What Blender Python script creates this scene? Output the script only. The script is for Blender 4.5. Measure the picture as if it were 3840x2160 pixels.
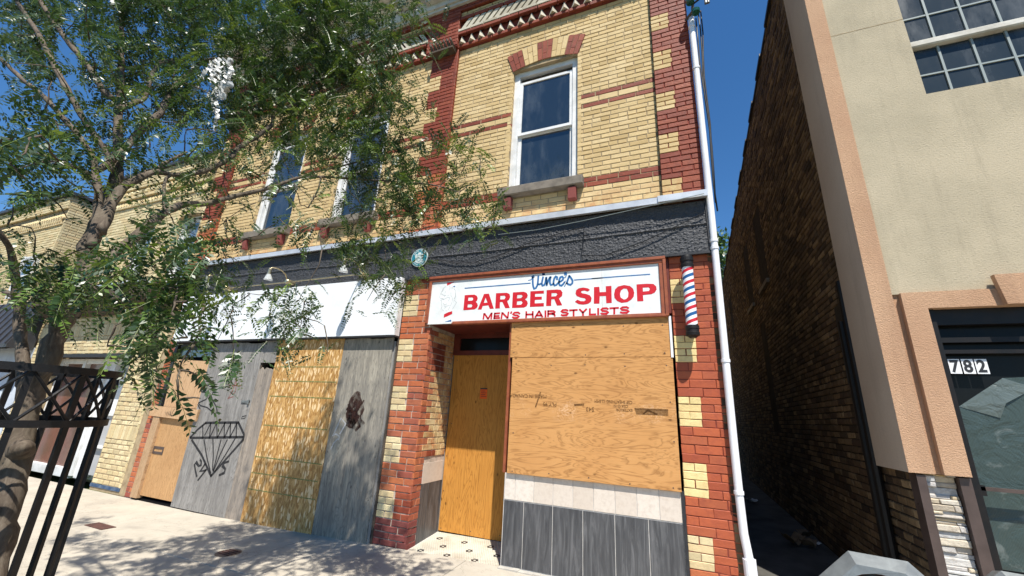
import bpy, math, random, os
from mathutils import Vector, Matrix
for o in list(bpy.data.objects): bpy.data.objects.remove(o)
SKY_AIR=1.0; SKY_STR=.10; EXPO=.68; LEAFK=1.0
FT1=(1.7,18.5,12.3,1.5); FT2=(.4,25,14,2.2)
PI=math.pi; C=bpy.context.scene.collection; SC=bpy.context.scene
rnd=random.Random(11)
# ------------------------------------------------------------ camera, light
cam=bpy.data.cameras.new('camera'); cam.sensor_width=36.0; cam.lens=36.0*1523.33/3840.0; cam.clip_start=.05; cam.clip_end=2000
co=bpy.data.objects.new('camera',cam); C.objects.link(co); SC.camera=co
r_=Vector((0.92584009,0.37458703,0.05004687)); u_=Vector((0.06725895,-0.2936383,0.95354747)); f_=Vector((-0.37188219,0.87946638,0.29705644))
M=Matrix((r_,u_,-f_)).transposed().to_4x4(); M.translation=Vector((0,-4.27,1.53)); co.matrix_world=M
W=bpy.data.worlds.new('World'); SC.world=W; W.use_nodes=True
nt=W.node_tree; nt.nodes.clear(); wo=nt.nodes.new('ShaderNodeOutputWorld'); bg=nt.nodes.new('ShaderNodeBackground'); sk=nt.nodes.new('ShaderNodeTexSky')
SUN=Vector((.6,-1,2.1)).normalized()
sk.sky_type='NISHITA'; sk.sun_disc=False; sk.sun_elevation=math.asin(SUN.z); sk.sun_rotation=math.atan2(SUN.x,SUN.y)
sk.altitude=250; sk.air_density=SKY_AIR; sk.dust_density=.0; sk.ozone_density=5.0
bg.inputs[1].default_value=SKY_STR; hs=nt.nodes.new('ShaderNodeHueSaturation'); hs.inputs['Saturation'].default_value=1.2; nt.links.new(sk.outputs[0],hs.inputs['Color']); nt.links.new(hs.outputs[0],bg.inputs[0]); nt.links.new(bg.outputs[0],wo.inputs[0])
sl=bpy.data.lights.new('sun','SUN'); sl.energy=5.0; sl.angle=math.radians(.53); sl.color=(1,.95,.87)
so=bpy.data.objects.new('sun',sl); C.objects.link(so); so.rotation_euler=SUN.to_track_quat('Z','Y').to_euler(); so.location=(5,-10,20)
SC.view_settings.view_transform='Standard'; SC.view_settings.look='None'; SC.view_settings.exposure=EXPO; SC.view_settings.gamma=1; SC.view_settings.use_curve_mapping=False
# ------------------------------------------------------------ materials
class NT:
    def __init__(s,name):
        s.m=bpy.data.materials.new(name); s.m.use_nodes=True; s.t=s.m.node_tree; s.p=s.t.nodes['Principled BSDF']; s.tc=None
    def n(s,ty,**k):
        o=s.t.nodes.new('ShaderNode'+ty)
        for a,b in k.items():
            if a in o.inputs: o.inputs[a].default_value=b
            else: setattr(o,a,b)
        return o
    def l(s,a,b): s.t.links.new(a,b)
    def co(s,scale=(1,1,1),obj=True,rot=(0,0,0)):
        if s.tc is None: s.tc=s.n('TexCoord')
        if obj=='geo':
            g=s.n('NewGeometry'); src=g.outputs['Position']
        else: src=s.tc.outputs['Object']
        m=s.n('Mapping'); m.inputs['Scale'].default_value=scale; m.inputs['Rotation'].default_value=rot; s.l(src,m.inputs[0]); return m.outputs[0]
    def noise(s,sc,det=4,rough=.55,vec=None,dist=0):
        o=s.n('TexNoise'); o.inputs['Scale'].default_value=sc; o.inputs['Detail'].default_value=det; o.inputs['Roughness'].default_value=rough; o.inputs['Distortion'].default_value=dist
        s.l(vec if vec is not None else s.co(obj='geo'),o.inputs['Vector']); return o.outputs[0]
    def ramp(s,fac,st):
        o=s.n('ValToRGB'); e=o.color_ramp.elements
        while len(e)<len(st): e.new(.5)
        for i,(p,c) in enumerate(st): e[i].position=p; e[i].color=(*c,1) if len(c)==3 else c
        s.l(fac,o.inputs[0]); return o.outputs[0]
    def mix(s,a,b,fac,mode='MIX'):
        o=s.n('Mix',data_type='RGBA',blend_type=mode); 
        for x,i in ((a,6),(b,7)):
            if isinstance(x,tuple): o.inputs[i].default_value=(*x,1)
            else: s.l(x,o.inputs[i])
        if isinstance(fac,(int,float)): o.inputs[0].default_value=fac
        else: s.l(fac,o.inputs[0])
        return o.outputs[2]
    def math(s,op,a,b=0.,c=None):
        o=s.n('Math',operation=op)
        for x,i in ((a,0),(b,1),(c,2)):
            if x is None: continue
            if isinstance(x,(int,float)): o.inputs[i].default_value=x
            else: s.l(x,o.inputs[i])
        return o.outputs[0]
    def attr(s,name): return s.n('Attribute',attribute_name=name).outputs['Fac']
    def rand(s):
        a=s.attr('rnd'); i=s.n('ObjectInfo').outputs['Random']; return s.math('FRACT',s.math('ADD',a,i))
    def base(s,c):
        if isinstance(c,tuple): s.p.inputs['Base Color'].default_value=(*c,1)
        else: s.l(c,s.p.inputs['Base Color'])
    def set(s,rough=.8,spec=.3,metal=0.):
        s.p.inputs['Roughness'].default_value=rough; s.p.inputs['Specular IOR Level'].default_value=spec; s.p.inputs['Metallic'].default_value=metal
    def bump(s,h,st=.3,dist=.01):
        b=s.n('Bump'); b.inputs['Strength'].default_value=st; b.inputs['Distance'].default_value=dist; s.l(h,b.inputs['Height']); s.l(b.outputs[0],s.p.inputs['Normal'])
MAT={}
def brickmat(name,cols,dirt=(.12,.09,.06),dirtamt=.35,paint=False,bs=.5):
    m=NT(name); r=m.rand(); k=len(cols)
    c=m.ramp(r,[(i/(k-1),cols[i]) for i in range(k)])
    n1=m.noise(14,5,.65); n2=m.noise(70,4,.6); n3=m.noise(1.3,4,.6)
    c=m.mix(c,dirt,m.math('MULTIPLY',m.ramp(n1,[(.48,(0,0,0)),(.72,(1,1,1))]),dirtamt))
    c=m.mix(c,dirt,m.math('MULTIPLY',m.ramp(n3,[(.5,(0,0,0)),(.75,(1,1,1))]),dirtamt*.8))
    c=m.mix(c,(.05,.035,.025),m.math('MULTIPLY',m.ramp(n2,[(.66,(0,0,0)),(.78,(1,1,1))]),.35 if not paint else .25))
    if name=='cream_brick':
        sx=m.n('SeparateXYZ'); g=m.n('NewGeometry'); m.l(g.outputs['Position'],sx.inputs[0]); rz=m.ramp(sx.outputs[2],[(0,(0,0,0)),(1,(0,0,0))]); mr=m.n('MapRange'); mr.inputs[1].default_value=3.85; mr.inputs[2].default_value=4.2; mr.inputs[3].default_value=1; mr.inputs[4].default_value=0; m.l(sx.outputs[2],mr.inputs[0])
        c=m.mix(c,(.46,.17,.06),m.math('MULTIPLY',mr.outputs[0],m.ramp(m.noise(7,6,.7),[(.42,(0,0,0)),(.62,(.8,.8,.8))])))
    m.base(c); m.set(.85 if not paint else .6,.25)
    h=m.math('ADD',m.math('MULTIPLY',m.noise(38,5,.65),1.0),m.math('MULTIPLY',n2,.5)); m.bump(h,bs,.006); MAT[name]=m.m
brickmat('cream_brick',[(.56,.405,.195),(.64,.475,.24),(.49,.345,.155),(.67,.51,.275),(.58,.425,.205)],dirt=(.42,.30,.15),dirtamt=.35)
brickmat('cream_brick_b',[(.60,.50,.28),(.70,.59,.36),(.54,.45,.25),(.64,.49,.27),(.50,.41,.24),(.66,.56,.33)],dirt=(.3,.22,.12),dirtamt=.35)
brickmat('cream_painted',[(.70,.56,.26),(.76,.62,.30),(.68,.52,.24)],dirt=(.4,.28,.12),dirtamt=.45,paint=True)
brickmat('red_upper',[(.19,.040,.022),(.26,.058,.028),(.225,.048,.025),(.30,.075,.036)],dirt=(.10,.026,.02),dirtamt=.5,paint=True)
brickmat('red_orange',[(.40,.11,.045),(.47,.15,.06),(.34,.085,.045),(.50,.18,.08),(.27,.07,.05)],dirt=(.2,.06,.04),dirtamt=.5)
brickmat('red_painted',[(.37,.085,.038),(.43,.108,.045),(.33,.075,.036),(.40,.115,.05)],dirt=(.22,.05,.035),dirtamt=.5,paint=True,bs=.35)
brickmat('dark_red_brick',[(.16,.045,.04),(.22,.06,.05),(.13,.04,.035)],dirt=(.1,.03,.03),dirtamt=.4)
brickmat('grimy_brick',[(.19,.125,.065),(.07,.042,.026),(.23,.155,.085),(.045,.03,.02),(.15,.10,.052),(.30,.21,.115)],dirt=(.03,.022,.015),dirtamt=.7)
brickmat('white_brick',[(.46,.42,.33),(.54,.50,.40),(.40,.36,.27)],dirt=(.3,.25,.18),dirtamt=.4)
def simple(name,col,col2=None,sc=6,rough=.7,spec=.3,metal=0,bs=.2,bd=.004,bsc=60,th=(.4,.7)):
    m=NT(name)
    if col2 is None: col2=tuple(x*.75 for x in col)
    m.base(m.mix(col,col2,m.ramp(m.noise(sc,6,.6),[(th[0],(0,0,0)),(th[1],(1,1,1))]))); m.set(rough,spec,metal); m.bump(m.noise(bsc,4,.6),bs,bd); MAT[name]=m.m; return m
simple('mortar',(.40,.31,.19),(.24,.18,.11),9,.95,.1,bs=.5,bsc=120)
simple('mortar_light',(.56,.46,.38),(.28,.24,.19),9,.95,.1,bs=.5,bsc=120)
simple('mortar_dark',(.05,.04,.03),(.025,.02,.015),9,.95,.1,bs=.5)
simple('mortar_red',(.22,.05,.035),(.12,.03,.025),9,.85,.2,bs=.4)
simple('stucco_black',(.050,.052,.058),(.034,.035,.039),20,.6,.45,bs=.9,bd=.006,bsc=90)
simple('black_paint',(.02,.021,.024),(.03,.03,.033),20,.55,.4,bs=.3)
simple('black_iron',(.006,.006,.0065),(.012,.009,.008),12,.5,.3,bs=.25,bsc=150)
simple('white_flash',(.62,.64,.66),(.45,.47,.50),5,.35,.5,metal=.25,bs=.1)
simple('white_pvc',(.80,.80,.82),(.66,.66,.68),3,.35,.5,bs=.05)
simple('white_trim',(.72,.72,.71),(.55,.55,.53),6,.55,.4,bs=.15)
simple('cornice_paint',(.58,.56,.50),(.38,.35,.29),5,.7,.3,bs=.35)
simple('sill_stone',(.22,.19,.155),(.13,.115,.095),9,.9,.2,bs=.6,bsc=70)
simple('frame_brown',(.30,.085,.035),(.20,.05,.025),12,.5,.4,bs=.2)
simple('dark_red_wood',(.15,.028,.018),(.09,.018,.012),10,.55,.4,bs=.2)
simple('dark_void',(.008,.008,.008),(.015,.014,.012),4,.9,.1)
simple('grout',(.55,.53,.50),(.4,.38,.35),12,.9,.2)
simple('hex_white',(.62,.60,.50),(.42,.38,.30),4,.35,.5,bs=.1)
simple('hex_black',(.03,.03,.032),(.05,.05,.05),8,.4,.5)
simple('concrete',(.44,.395,.32),(.34,.305,.25),2.2,.92,.15,bs=.4,bd=.003,bsc=220)
simple('curb_concrete',(.48,.45,.39),(.3,.28,.25),7,.92,.15,bs=.5,bsc=120)
simple('asphalt',(.05,.05,.05),(.035,.035,.036),14,.95,.15,bs=.6,bsc=160)
simple('alley_ground',(.10,.095,.085),(.05,.047,.042),3,.95,.15,bs=.6,bsc=60)
simple('brass',(.62,.52,.32),(.42,.36,.22),30,.35,.5,metal=.9,bs=.05)
simple('galvanised',(.23,.245,.24),(.15,.16,.16),18,.5,.4,metal=.45,bs=.15)
simple('galv_face',(.24,.27,.26),(.28,.25,.19),7,.5,.5,metal=.4,bs=.1)
simple('rust',(.20,.07,.03),(.10,.04,.02),30,.9,.2,bs=.4)
simple('brown_metal',(.085,.06,.052),(.06,.042,.036),8,.45,.4,bs=.1)
simple('dark_metal_roof',(.045,.045,.05),(.03,.03,.034),6,.5,.4,bs=.05)
simple('painted_white_wall',(.52,.56,.62),(.42,.46,.52),3,.8,.2,bs=.5,bsc=40)
simple('grey_panel',(.42,.42,.42),(.36,.36,.36),4,.6,.3,bs=.05)
simple('white_panel',(.75,.75,.75),(.66,.66,.66),4,.5,.3,bs=.05)
simple('door_film',(.15,.06,.045),(.09,.05,.035),2.2,.22,.5,bs=.05)
simple('weathered_wood',(.10,.075,.055),(.05,.038,.03),9,.85,.2,bs=.7,bsc=25)
simple('cable_black',(.012,.012,.013),None,9,.5,.4)
simple('insulator_green',(.02,.09,.06),None,9,.12,.8)
simple('debris',(.22,.15,.09),(.12,.08,.05),12,.9,.1)
simple('paper_white',(.7,.7,.68),(.5,.5,.48),12,.8,.1)
simple('red_sign',(.5,.04,.03),None,5,.5,.3)
simple('far_grass',(.08,.11,.03),(.05,.07,.02),1,.95,.1)
simple('blue_paint',(.035,.07,.14),(.12,.16,.22),9,.7,.2)
simple('paint_red',(.58,.016,.028),(.48,.014,.022),30,.45,.35,bs=.1)
simple('paint_blue',(.035,.15,.36),(.03,.12,.29),40,.45,.35,bs=.1)
simple('paint_grey',(.30,.34,.35),(.5,.52,.52),60,.5,.3)
simple('spray_black',(.018,.018,.02),(.05,.05,.05),40,.7,.2)
simple('spray_red',(.20,.055,.045),(.30,.20,.18),50,.8,.1)
simple('spray_white',(.55,.55,.55),(.3,.3,.3),60,.8,.1)
simple('stamp_ink',(.12,.055,.02),(.25,.13,.05),80,.8,.1,th=(.45,.6))
simple('notice_orange',(.78,.13,.02),(.68,.10,.02),20,.7,.2)
simple('plaque_blue',(.015,.20,.26),(.012,.16,.21),20,.35,.5)
simple('plaque_white',(.55,.62,.60),None,20,.5,.3)
simple('pole_white',(.82,.82,.82),(.74,.74,.74),20,.25,.5,bs=.05)
simple('pole_red',(.60,.02,.03),None,20,.3,.5,bs=.05)
simple('pole_blue',(.02,.11,.30),None,20,.3,.5,bs=.05)
simple('osb_green',(.10,.17,.06),(.42,.30,.12),60,.8,.1,th=(.45,.6))
simple('drain_iron',(.10,.045,.035),(.06,.03,.025),20,.8,.3)
# lantern glass, window glass
def glass(name,col,rough=.06,spec=.9,n2=(.06,.07,.08),amt=.5):
    m=NT(name); a=m.noise(3,6,.65,m.co((1,1,.35),'geo')); m.base(m.mix(col,n2,m.math('MULTIPLY',m.ramp(a,[(.5,(0,0,0)),(.75,(1,1,1))]),amt))); m.set(rough,spec)
    m.l(m.ramp(a,[(.4,(rough,)*3),(.8,(rough+.25,)*3)]),m.p.inputs['Roughness']); m.p.inputs['Coat Weight'].default_value=.6 if spec>.3 else 0; m.p.inputs['Coat Roughness'].default_value=.03; MAT[name]=m.m
glass('window_glass',(.014,.022,.03),n2=(.085,.10,.11),amt=.75); glass('window_glass_pale',(.10,.14,.18),n2=(.18,.2,.22)); glass('dark_glass',(.008,.009,.010),.15,.12,n2=(.02,.02,.02)); glass('night_blue_glass',(.025,.036,.046),.2,.25,(.085,.10,.115),.9)
m=NT('reflector_glass'); m.base((.72,.74,.72)); m.set(.15,.8); m.p.inputs['Transmission Weight'].default_value=.55; MAT['reflector_glass']=m.m
# white sign paint with flaking and grime
m=NT('sign_white'); a=m.noise(5,8,.7); b=m.noise(45,5,.7); 
c=m.mix((.78,.80,.79),(.62,.65,.64),m.ramp(a,[(.45,(0,0,0)),(.7,(1,1,1))])); c=m.mix(c,(.30,.32,.32),m.math('MULTIPLY',m.ramp(b,[(.64,(0,0,0)),(.74,(1,1,1))]),.35)); m.base(c); m.set(.45,.35); m.bump(a,.15,.01); MAT['sign_white']=m.m
m=NT('blank_sign'); a=m.noise(2.2,8,.7); b=m.noise(6,8,.75)
c=m.mix((.80,.82,.84),(.70,.72,.74),m.ramp(a,[(.45,(0,0,0)),(.7,(1,1,1))])); c=m.mix(c,(.34,.30,.25),m.math('MULTIPLY',m.ramp(b,[(.69,(0,0,0)),(.72,(1,1,1))]),.6)); m.base(c); m.set(.4,.4); m.bump(m.ramp(b,[(.60,(1,1,1)),(.68,(0,0,0))]),.3,.004); MAT['blank_sign']=m.m
# plywood and OSB
def plywood(name,c1,c2,c3,vert=True,sc=1.,grey=0,knots=1.,burl=0):
    m=NT(name); s=(9*sc,1,1.1*sc) if vert else (1.0*sc,1,5.5*sc)
    v=m.co(s,'geo'); n0=m.noise(1.0,3.5,.55,v,.9 if vert else 1.5)
    rings=m.math('FRACT',m.math('MULTIPLY',n0,11. if vert else 9.)); rg=m.ramp(rings,[(0,(0,0,0)),(.14,(.55,.55,.55)),(.6,(1,1,1)),(1,(.35,.35,.35))])
    fine=m.noise(1,5,.7,m.co((160,1,7) if vert else (7,1,160),'geo')); blot=m.noise(2.3,4,.6)
    c=m.mix(c1,c3,m.math('MULTIPLY',m.ramp(fine,[(.45,(0,0,0)),(.75,(1,1,1))]),.5)); c=m.mix(c,c2,m.math('MULTIPLY',m.ramp(blot,[(.4,(0,0,0)),(.7,(1,1,1))]),.35)); c=m.mix(tuple(x*.62 for x in c2),c,m.ramp(rings,[(0,(.25,.25,.25)),(.10,(.7,.7,.7)),(.26,(1,1,1)),(.7,(1,1,1)),(1,(.45,.45,.45))]))
    if burl:
        sx=m.n('SeparateXYZ'); g=m.n('NewGeometry'); m.l(g.outputs['Position'],sx.inputs[0]); zz=m.math('ABSOLUTE',m.math('SUBTRACT',sx.outputs[2],burl)); wv=m.noise(1,3,.5,m.co((3.2,1,2.),'geo')); sw=m.noise(1,6,.7,m.co((16,1,24),'geo'),2.2)
        mk=m.math('MULTIPLY',m.ramp(zz,[(.0,(1,1,1)),(.13,(0,0,0))]),m.ramp(wv,[(.45,(0,0,0)),(.6,(1,1,1))])); c=m.mix(c,m.ramp(sw,[(.35,tuple(x*.7 for x in c2)),(.5,c1),(.6,(.68,.44,.26)),(.75,c3)]),mk)
    if knots:
        vo=m.n('TexVoronoi'); vo.inputs['Scale'].default_value=1.; m.l(m.co((7.5,1,4.2) if vert else (4.2,1,7.5),'geo'),vo.inputs['Vector'])
        kk=m.ramp(vo.outputs['Distance'],[(.05,(1,1,1)),(.10,(0,0,0))]); c=m.mix(c,tuple(x*.28 for x in c2),m.math('MULTIPLY',kk,.85*knots))
    if grey:
        g=m.noise(1,6,.7,m.co((14,1,1.3),'geo')); c=m.mix(c,(.085,.08,.075),m.math('MULTIPLY',m.ramp(g,[(.42,(0,0,0)),(.62,(1,1,1))]),grey)); g2=m.noise(1.6,5,.6); c=m.mix(c,(.16,.15,.14),m.math('MULTIPLY',m.ramp(g2,[(.45,(0,0,0)),(.65,(1,1,1))]),grey*.8))
    m.base(c); m.set(.75,.25); m.bump(m.math('ADD',fine,m.math('MULTIPLY',rg,.3)),.35,.003); MAT[name]=m.m
plywood('ply_window',(.56,.285,.10),(.42,.185,.055),(.64,.37,.16),False,1.25,burl=1.60)
plywood('ply_door',(.52,.235,.045),(.42,.165,.025),(.58,.29,.07),True)
plywood('ply_fresh',(.56,.36,.20),(.45,.26,.125),(.62,.43,.26),True,knots=.4)
plywood('ply_left_door',(.50,.29,.13),(.37,.19,.075),(.55,.35,.17),True,1.6,knots=.5)
plywood('ply_grey',(.31,.295,.275),(.20,.19,.175),(.40,.385,.36),True,1.3,.5,.5)
plywood('ply_tan_grey',(.37,.31,.25),(.24,.20,.165),(.42,.37,.31),True,1.2,.45,.8)
plywood('ply_grey_knots',(.38,.345,.28),(.21,.19,.16),(.46,.43,.36),True,1.2,.55,1.)
plywood('lumber',(.46,.30,.17),(.34,.20,.10),(.5,.35,.2),True,1.8,knots=.3)
m=NT('osb'); 
def strand(rot,sc,seed):
    v=m.n('TexVoronoi'); v.inputs['Scale'].default_value=1.; mp=m.n('Mapping'); mp.inputs['Rotation'].default_value=(0,rot,0); mp.inputs['Scale'].default_value=sc; mp.inputs['Location'].default_value=(seed,seed,seed)
    g=m.n('NewGeometry'); m.l(g.outputs['Position'],mp.inputs[0]); m.l(mp.outputs[0],v.inputs['Vector']); return v
def ch(v,i):
    q=m.n('SeparateColor'); m.l(v.outputs['Color'],q.inputs[0]); return q.outputs[i]
v1=strand(.5,(60,1,24),0); v2=strand(-.3,(55,1,16),7); v3=strand(1.1,(60,1,20),3); v4=strand(-1.3,(60,1,20),5)
c=m.mix((.40,.215,.062),(.50,.285,.095),ch(v1,0)); c=m.mix(c,(.58,.35,.13),m.ramp(ch(v3,0),[(.62,(0,0,0)),(.66,(1,1,1))])); c=m.mix(c,(.33,.165,.045),m.ramp(ch(v4,1),[(.74,(0,0,0)),(.78,(1,1,1))])); c=m.mix(c,(.76,.55,.30),m.ramp(ch(v2,1),[(.86,(0,0,0)),(.89,(1,1,1))])); m.base(c); m.set(.65,.35); m.bump(ch(v2,1),.25,.002); MAT['osb']=m.m
# tiles
m=NT('cream_tile'); c=m.mix((.58,.50,.42),(.70,.63,.55),m.rand()); c=m.mix(c,(.46,.38,.31),m.math('MULTIPLY',m.ramp(m.noise(22,6,.7),[(.45,(0,0,0)),(.7,(1,1,1))]),.55)); m.base(c); m.set(.4,.45); MAT['cream_tile']=m.m
m=NT('grey_tile'); w=m.noise(1,6,.65,m.co((22,22,2.2),'geo'),1.2); c=m.ramp(w,[(.3,(.035,.036,.04)),(.5,(.075,.077,.082)),(.7,(.16,.16,.165))]); c=m.mix(c,(.05,.05,.055),m.math('MULTIPLY',m.rand(),.35)); m.base(c); m.set(.4,.45); MAT['grey_tile']=m.m
# stuccos
def stucco(name,c1,c2,sc,st,d,big=1.2):
    m=NT(name); a=m.noise(big,6,.6); b=m.noise(sc,4,.7,m.co((1,1,1.6),'geo'),.6); c=m.mix(c1,c2,m.ramp(a,[(.4,(0,0,0)),(.68,(1,1,1))])); sk_=m.noise(1,6,.7,m.co((5,5,.5),'geo')); c=m.mix(c,tuple(x*.7 for x in c2),m.math('MULTIPLY',m.ramp(sk_,[(.52,(0,0,0)),(.72,(1,1,1))]),.45)); c=m.mix(c,tuple(x*.72 for x in c2),m.math('MULTIPLY',m.ramp(b,[(.35,(1,1,1)),(.5,(0,0,0))]),.35)); m.base(c); m.set(.9,.15); m.bump(b,st,d); MAT[name]=m.m
stucco('stucco_beige',(.50,.425,.30),(.39,.335,.235),65,.75,.007)
stucco('stucco_salmon',(.57,.36,.225),(.50,.30,.185),75,1.,.012)
stucco('stucco_side',(.56,.46,.36),(.50,.40,.31),90,.2,.003)
# stone veneer
m=NT('ledge_stone'); c=m.ramp(m.rand(),[(0,(.42,.42,.41)),(.25,(.55,.54,.52)),(.45,(.60,.50,.34)),(.6,(.42,.36,.28)),(.8,(.50,.49,.48)),(1,(.62,.46,.22))]); c=m.mix(c,(.22,.17,.12),m.math('MULTIPLY',m.ramp(m.noise(24,6,.7),[(.5,(0,0,0)),(.75,(1,1,1))]),.6)); m.base(c); m.set(.85,.2); m.bump(m.noise(30,6,.7),.9,.01); MAT['ledge_stone']=m.m
# mesh film behind glass
m=NT('green_mesh'); w1=m.n('TexWave',wave_type='BANDS',bands_direction='X'); w1.inputs['Scale'].default_value=38; m.l(m.co((1,1,1),'geo'),w1.inputs[0]); w2=m.n('TexWave',wave_type='BANDS',bands_direction='Z'); w2.inputs['Scale'].default_value=38; m.l(m.co((1,1,1),'geo'),w2.inputs[0])
c=m.mix((.035,.055,.052),(.07,.095,.09),m.math('MULTIPLY',w1.outputs['Fac'],w2.outputs['Fac'])); c=m.mix(c,(.19,.215,.205),m.math('MULTIPLY',m.ramp(m.noise(3.5,8,.65,None,1.5),[(.56,(0,0,0)),(.66,(1,1,1))]),.5)); m.base(c); m.set(.35,.4); m.bump(m.noise(5,4,.6,None,1.),.6,.03); MAT['green_mesh']=m.m
m=NT('pale_film'); m.base((.10,.125,.118)); m.set(.3,.4); m.bump(m.noise(7,4,.6,None,1.),.6,.03); MAT['pale_film']=m.m
# bark, leaves
m=NT('bark'); a=m.noise(1,5,.7,m.co((30,30,7),'geo'),.8); b=m.noise(5,4,.6); c=m.ramp(a,[(.3,(.055,.04,.03)),(.5,(.115,.09,.068)),(.7,(.20,.165,.125))]); c=m.mix(c,(.09,.075,.05),m.math('MULTIPLY',m.ramp(b,[(.45,(0,0,0)),(.65,(1,1,1))]),.6)); m.base(c); m.set(.85,.2); m.bump(a,.5,.008); MAT['bark']=m.m
def leafmat(name,c1,c2,tr):
    m=NT(name); c=m.mix(c1,c2,m.attr('rnd')); m.base(c); m.set(.36,.55); t=m.n('BsdfTranslucent'); m.l(m.mix(c,tr,.6),t.inputs[0]); mx=m.n('MixShader'); mx.inputs[0].default_value=.20
    m.l(m.p.outputs[0],mx.inputs[1]); m.l(t.outputs[0],mx.inputs[2]); m.l(mx.outputs[0],m.t.nodes['Material Output'].inputs[0]); MAT[name]=m.m
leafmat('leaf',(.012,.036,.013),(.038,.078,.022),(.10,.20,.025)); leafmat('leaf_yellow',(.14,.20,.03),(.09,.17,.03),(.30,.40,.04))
leafmat('far_leaf',(.05,.10,.025),(.09,.15,.03),(.16,.26,.04))
m=NT('plastic_bag'); m.base(m.mix((.62,.62,.60),(.36,.36,.34),m.noise(30,4,.6))); m.set(.3,.5); MAT['plastic_bag']=m.m
m=NT('stain'); m.base((.045,.022,.018)); m.set(.8,.1); m.l(m.math('MULTIPLY',m.ramp(m.noise(9,6,.7,m.co((1.6,1,.8),'geo')),[(.38,(0,0,0)),(.56,(1,1,1))]),.85),m.p.inputs['Alpha']); MAT['stain']=m.m
m=NT('grimy_white'); m.base((.25,.29,.285)); m.set(.5,.3); MAT['grimy_white']=m.m
m=NT('concrete'); a=m.noise(2.2,6,.65); b=m.noise(160,3,.6); v=m.n('TexVoronoi'); v.inputs['Scale'].default_value=2.3; m.l(m.co((1,1,1),'geo'),v.inputs['Vector']); st_=m.noise(.8,7,.75,None,1.)
c=m.mix((.45,.405,.33),(.36,.325,.265),m.ramp(a,[(.4,(0,0,0)),(.7,(1,1,1))])); c=m.mix(c,(.24,.21,.17),m.math('MULTIPLY',m.ramp(b,[(.56,(0,0,0)),(.7,(1,1,1))]),.45)); c=m.mix(c,(.22,.20,.17),m.math('MULTIPLY',m.ramp(v.outputs['Distance'],[(.035,(1,1,1)),(.055,(0,0,0))]),.5)); c=m.mix(c,(.26,.235,.195),m.math('MULTIPLY',m.ramp(st_,[(.52,(0,0,0)),(.66,(1,1,1))]),.45))
cr=m.noise(1.1,9,.62,None,.8); c=m.mix(c,(.12,.10,.08),m.math('MULTIPLY',m.ramp(m.math('ABSOLUTE',m.math('SUBTRACT',cr,.5)),[(.0,(1,1,1)),(.003,(0,0,0))]),.5)); m.base(c); m.set(.92,.15); m.bump(b,.4,.003); MAT['concrete']=m.m
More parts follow.
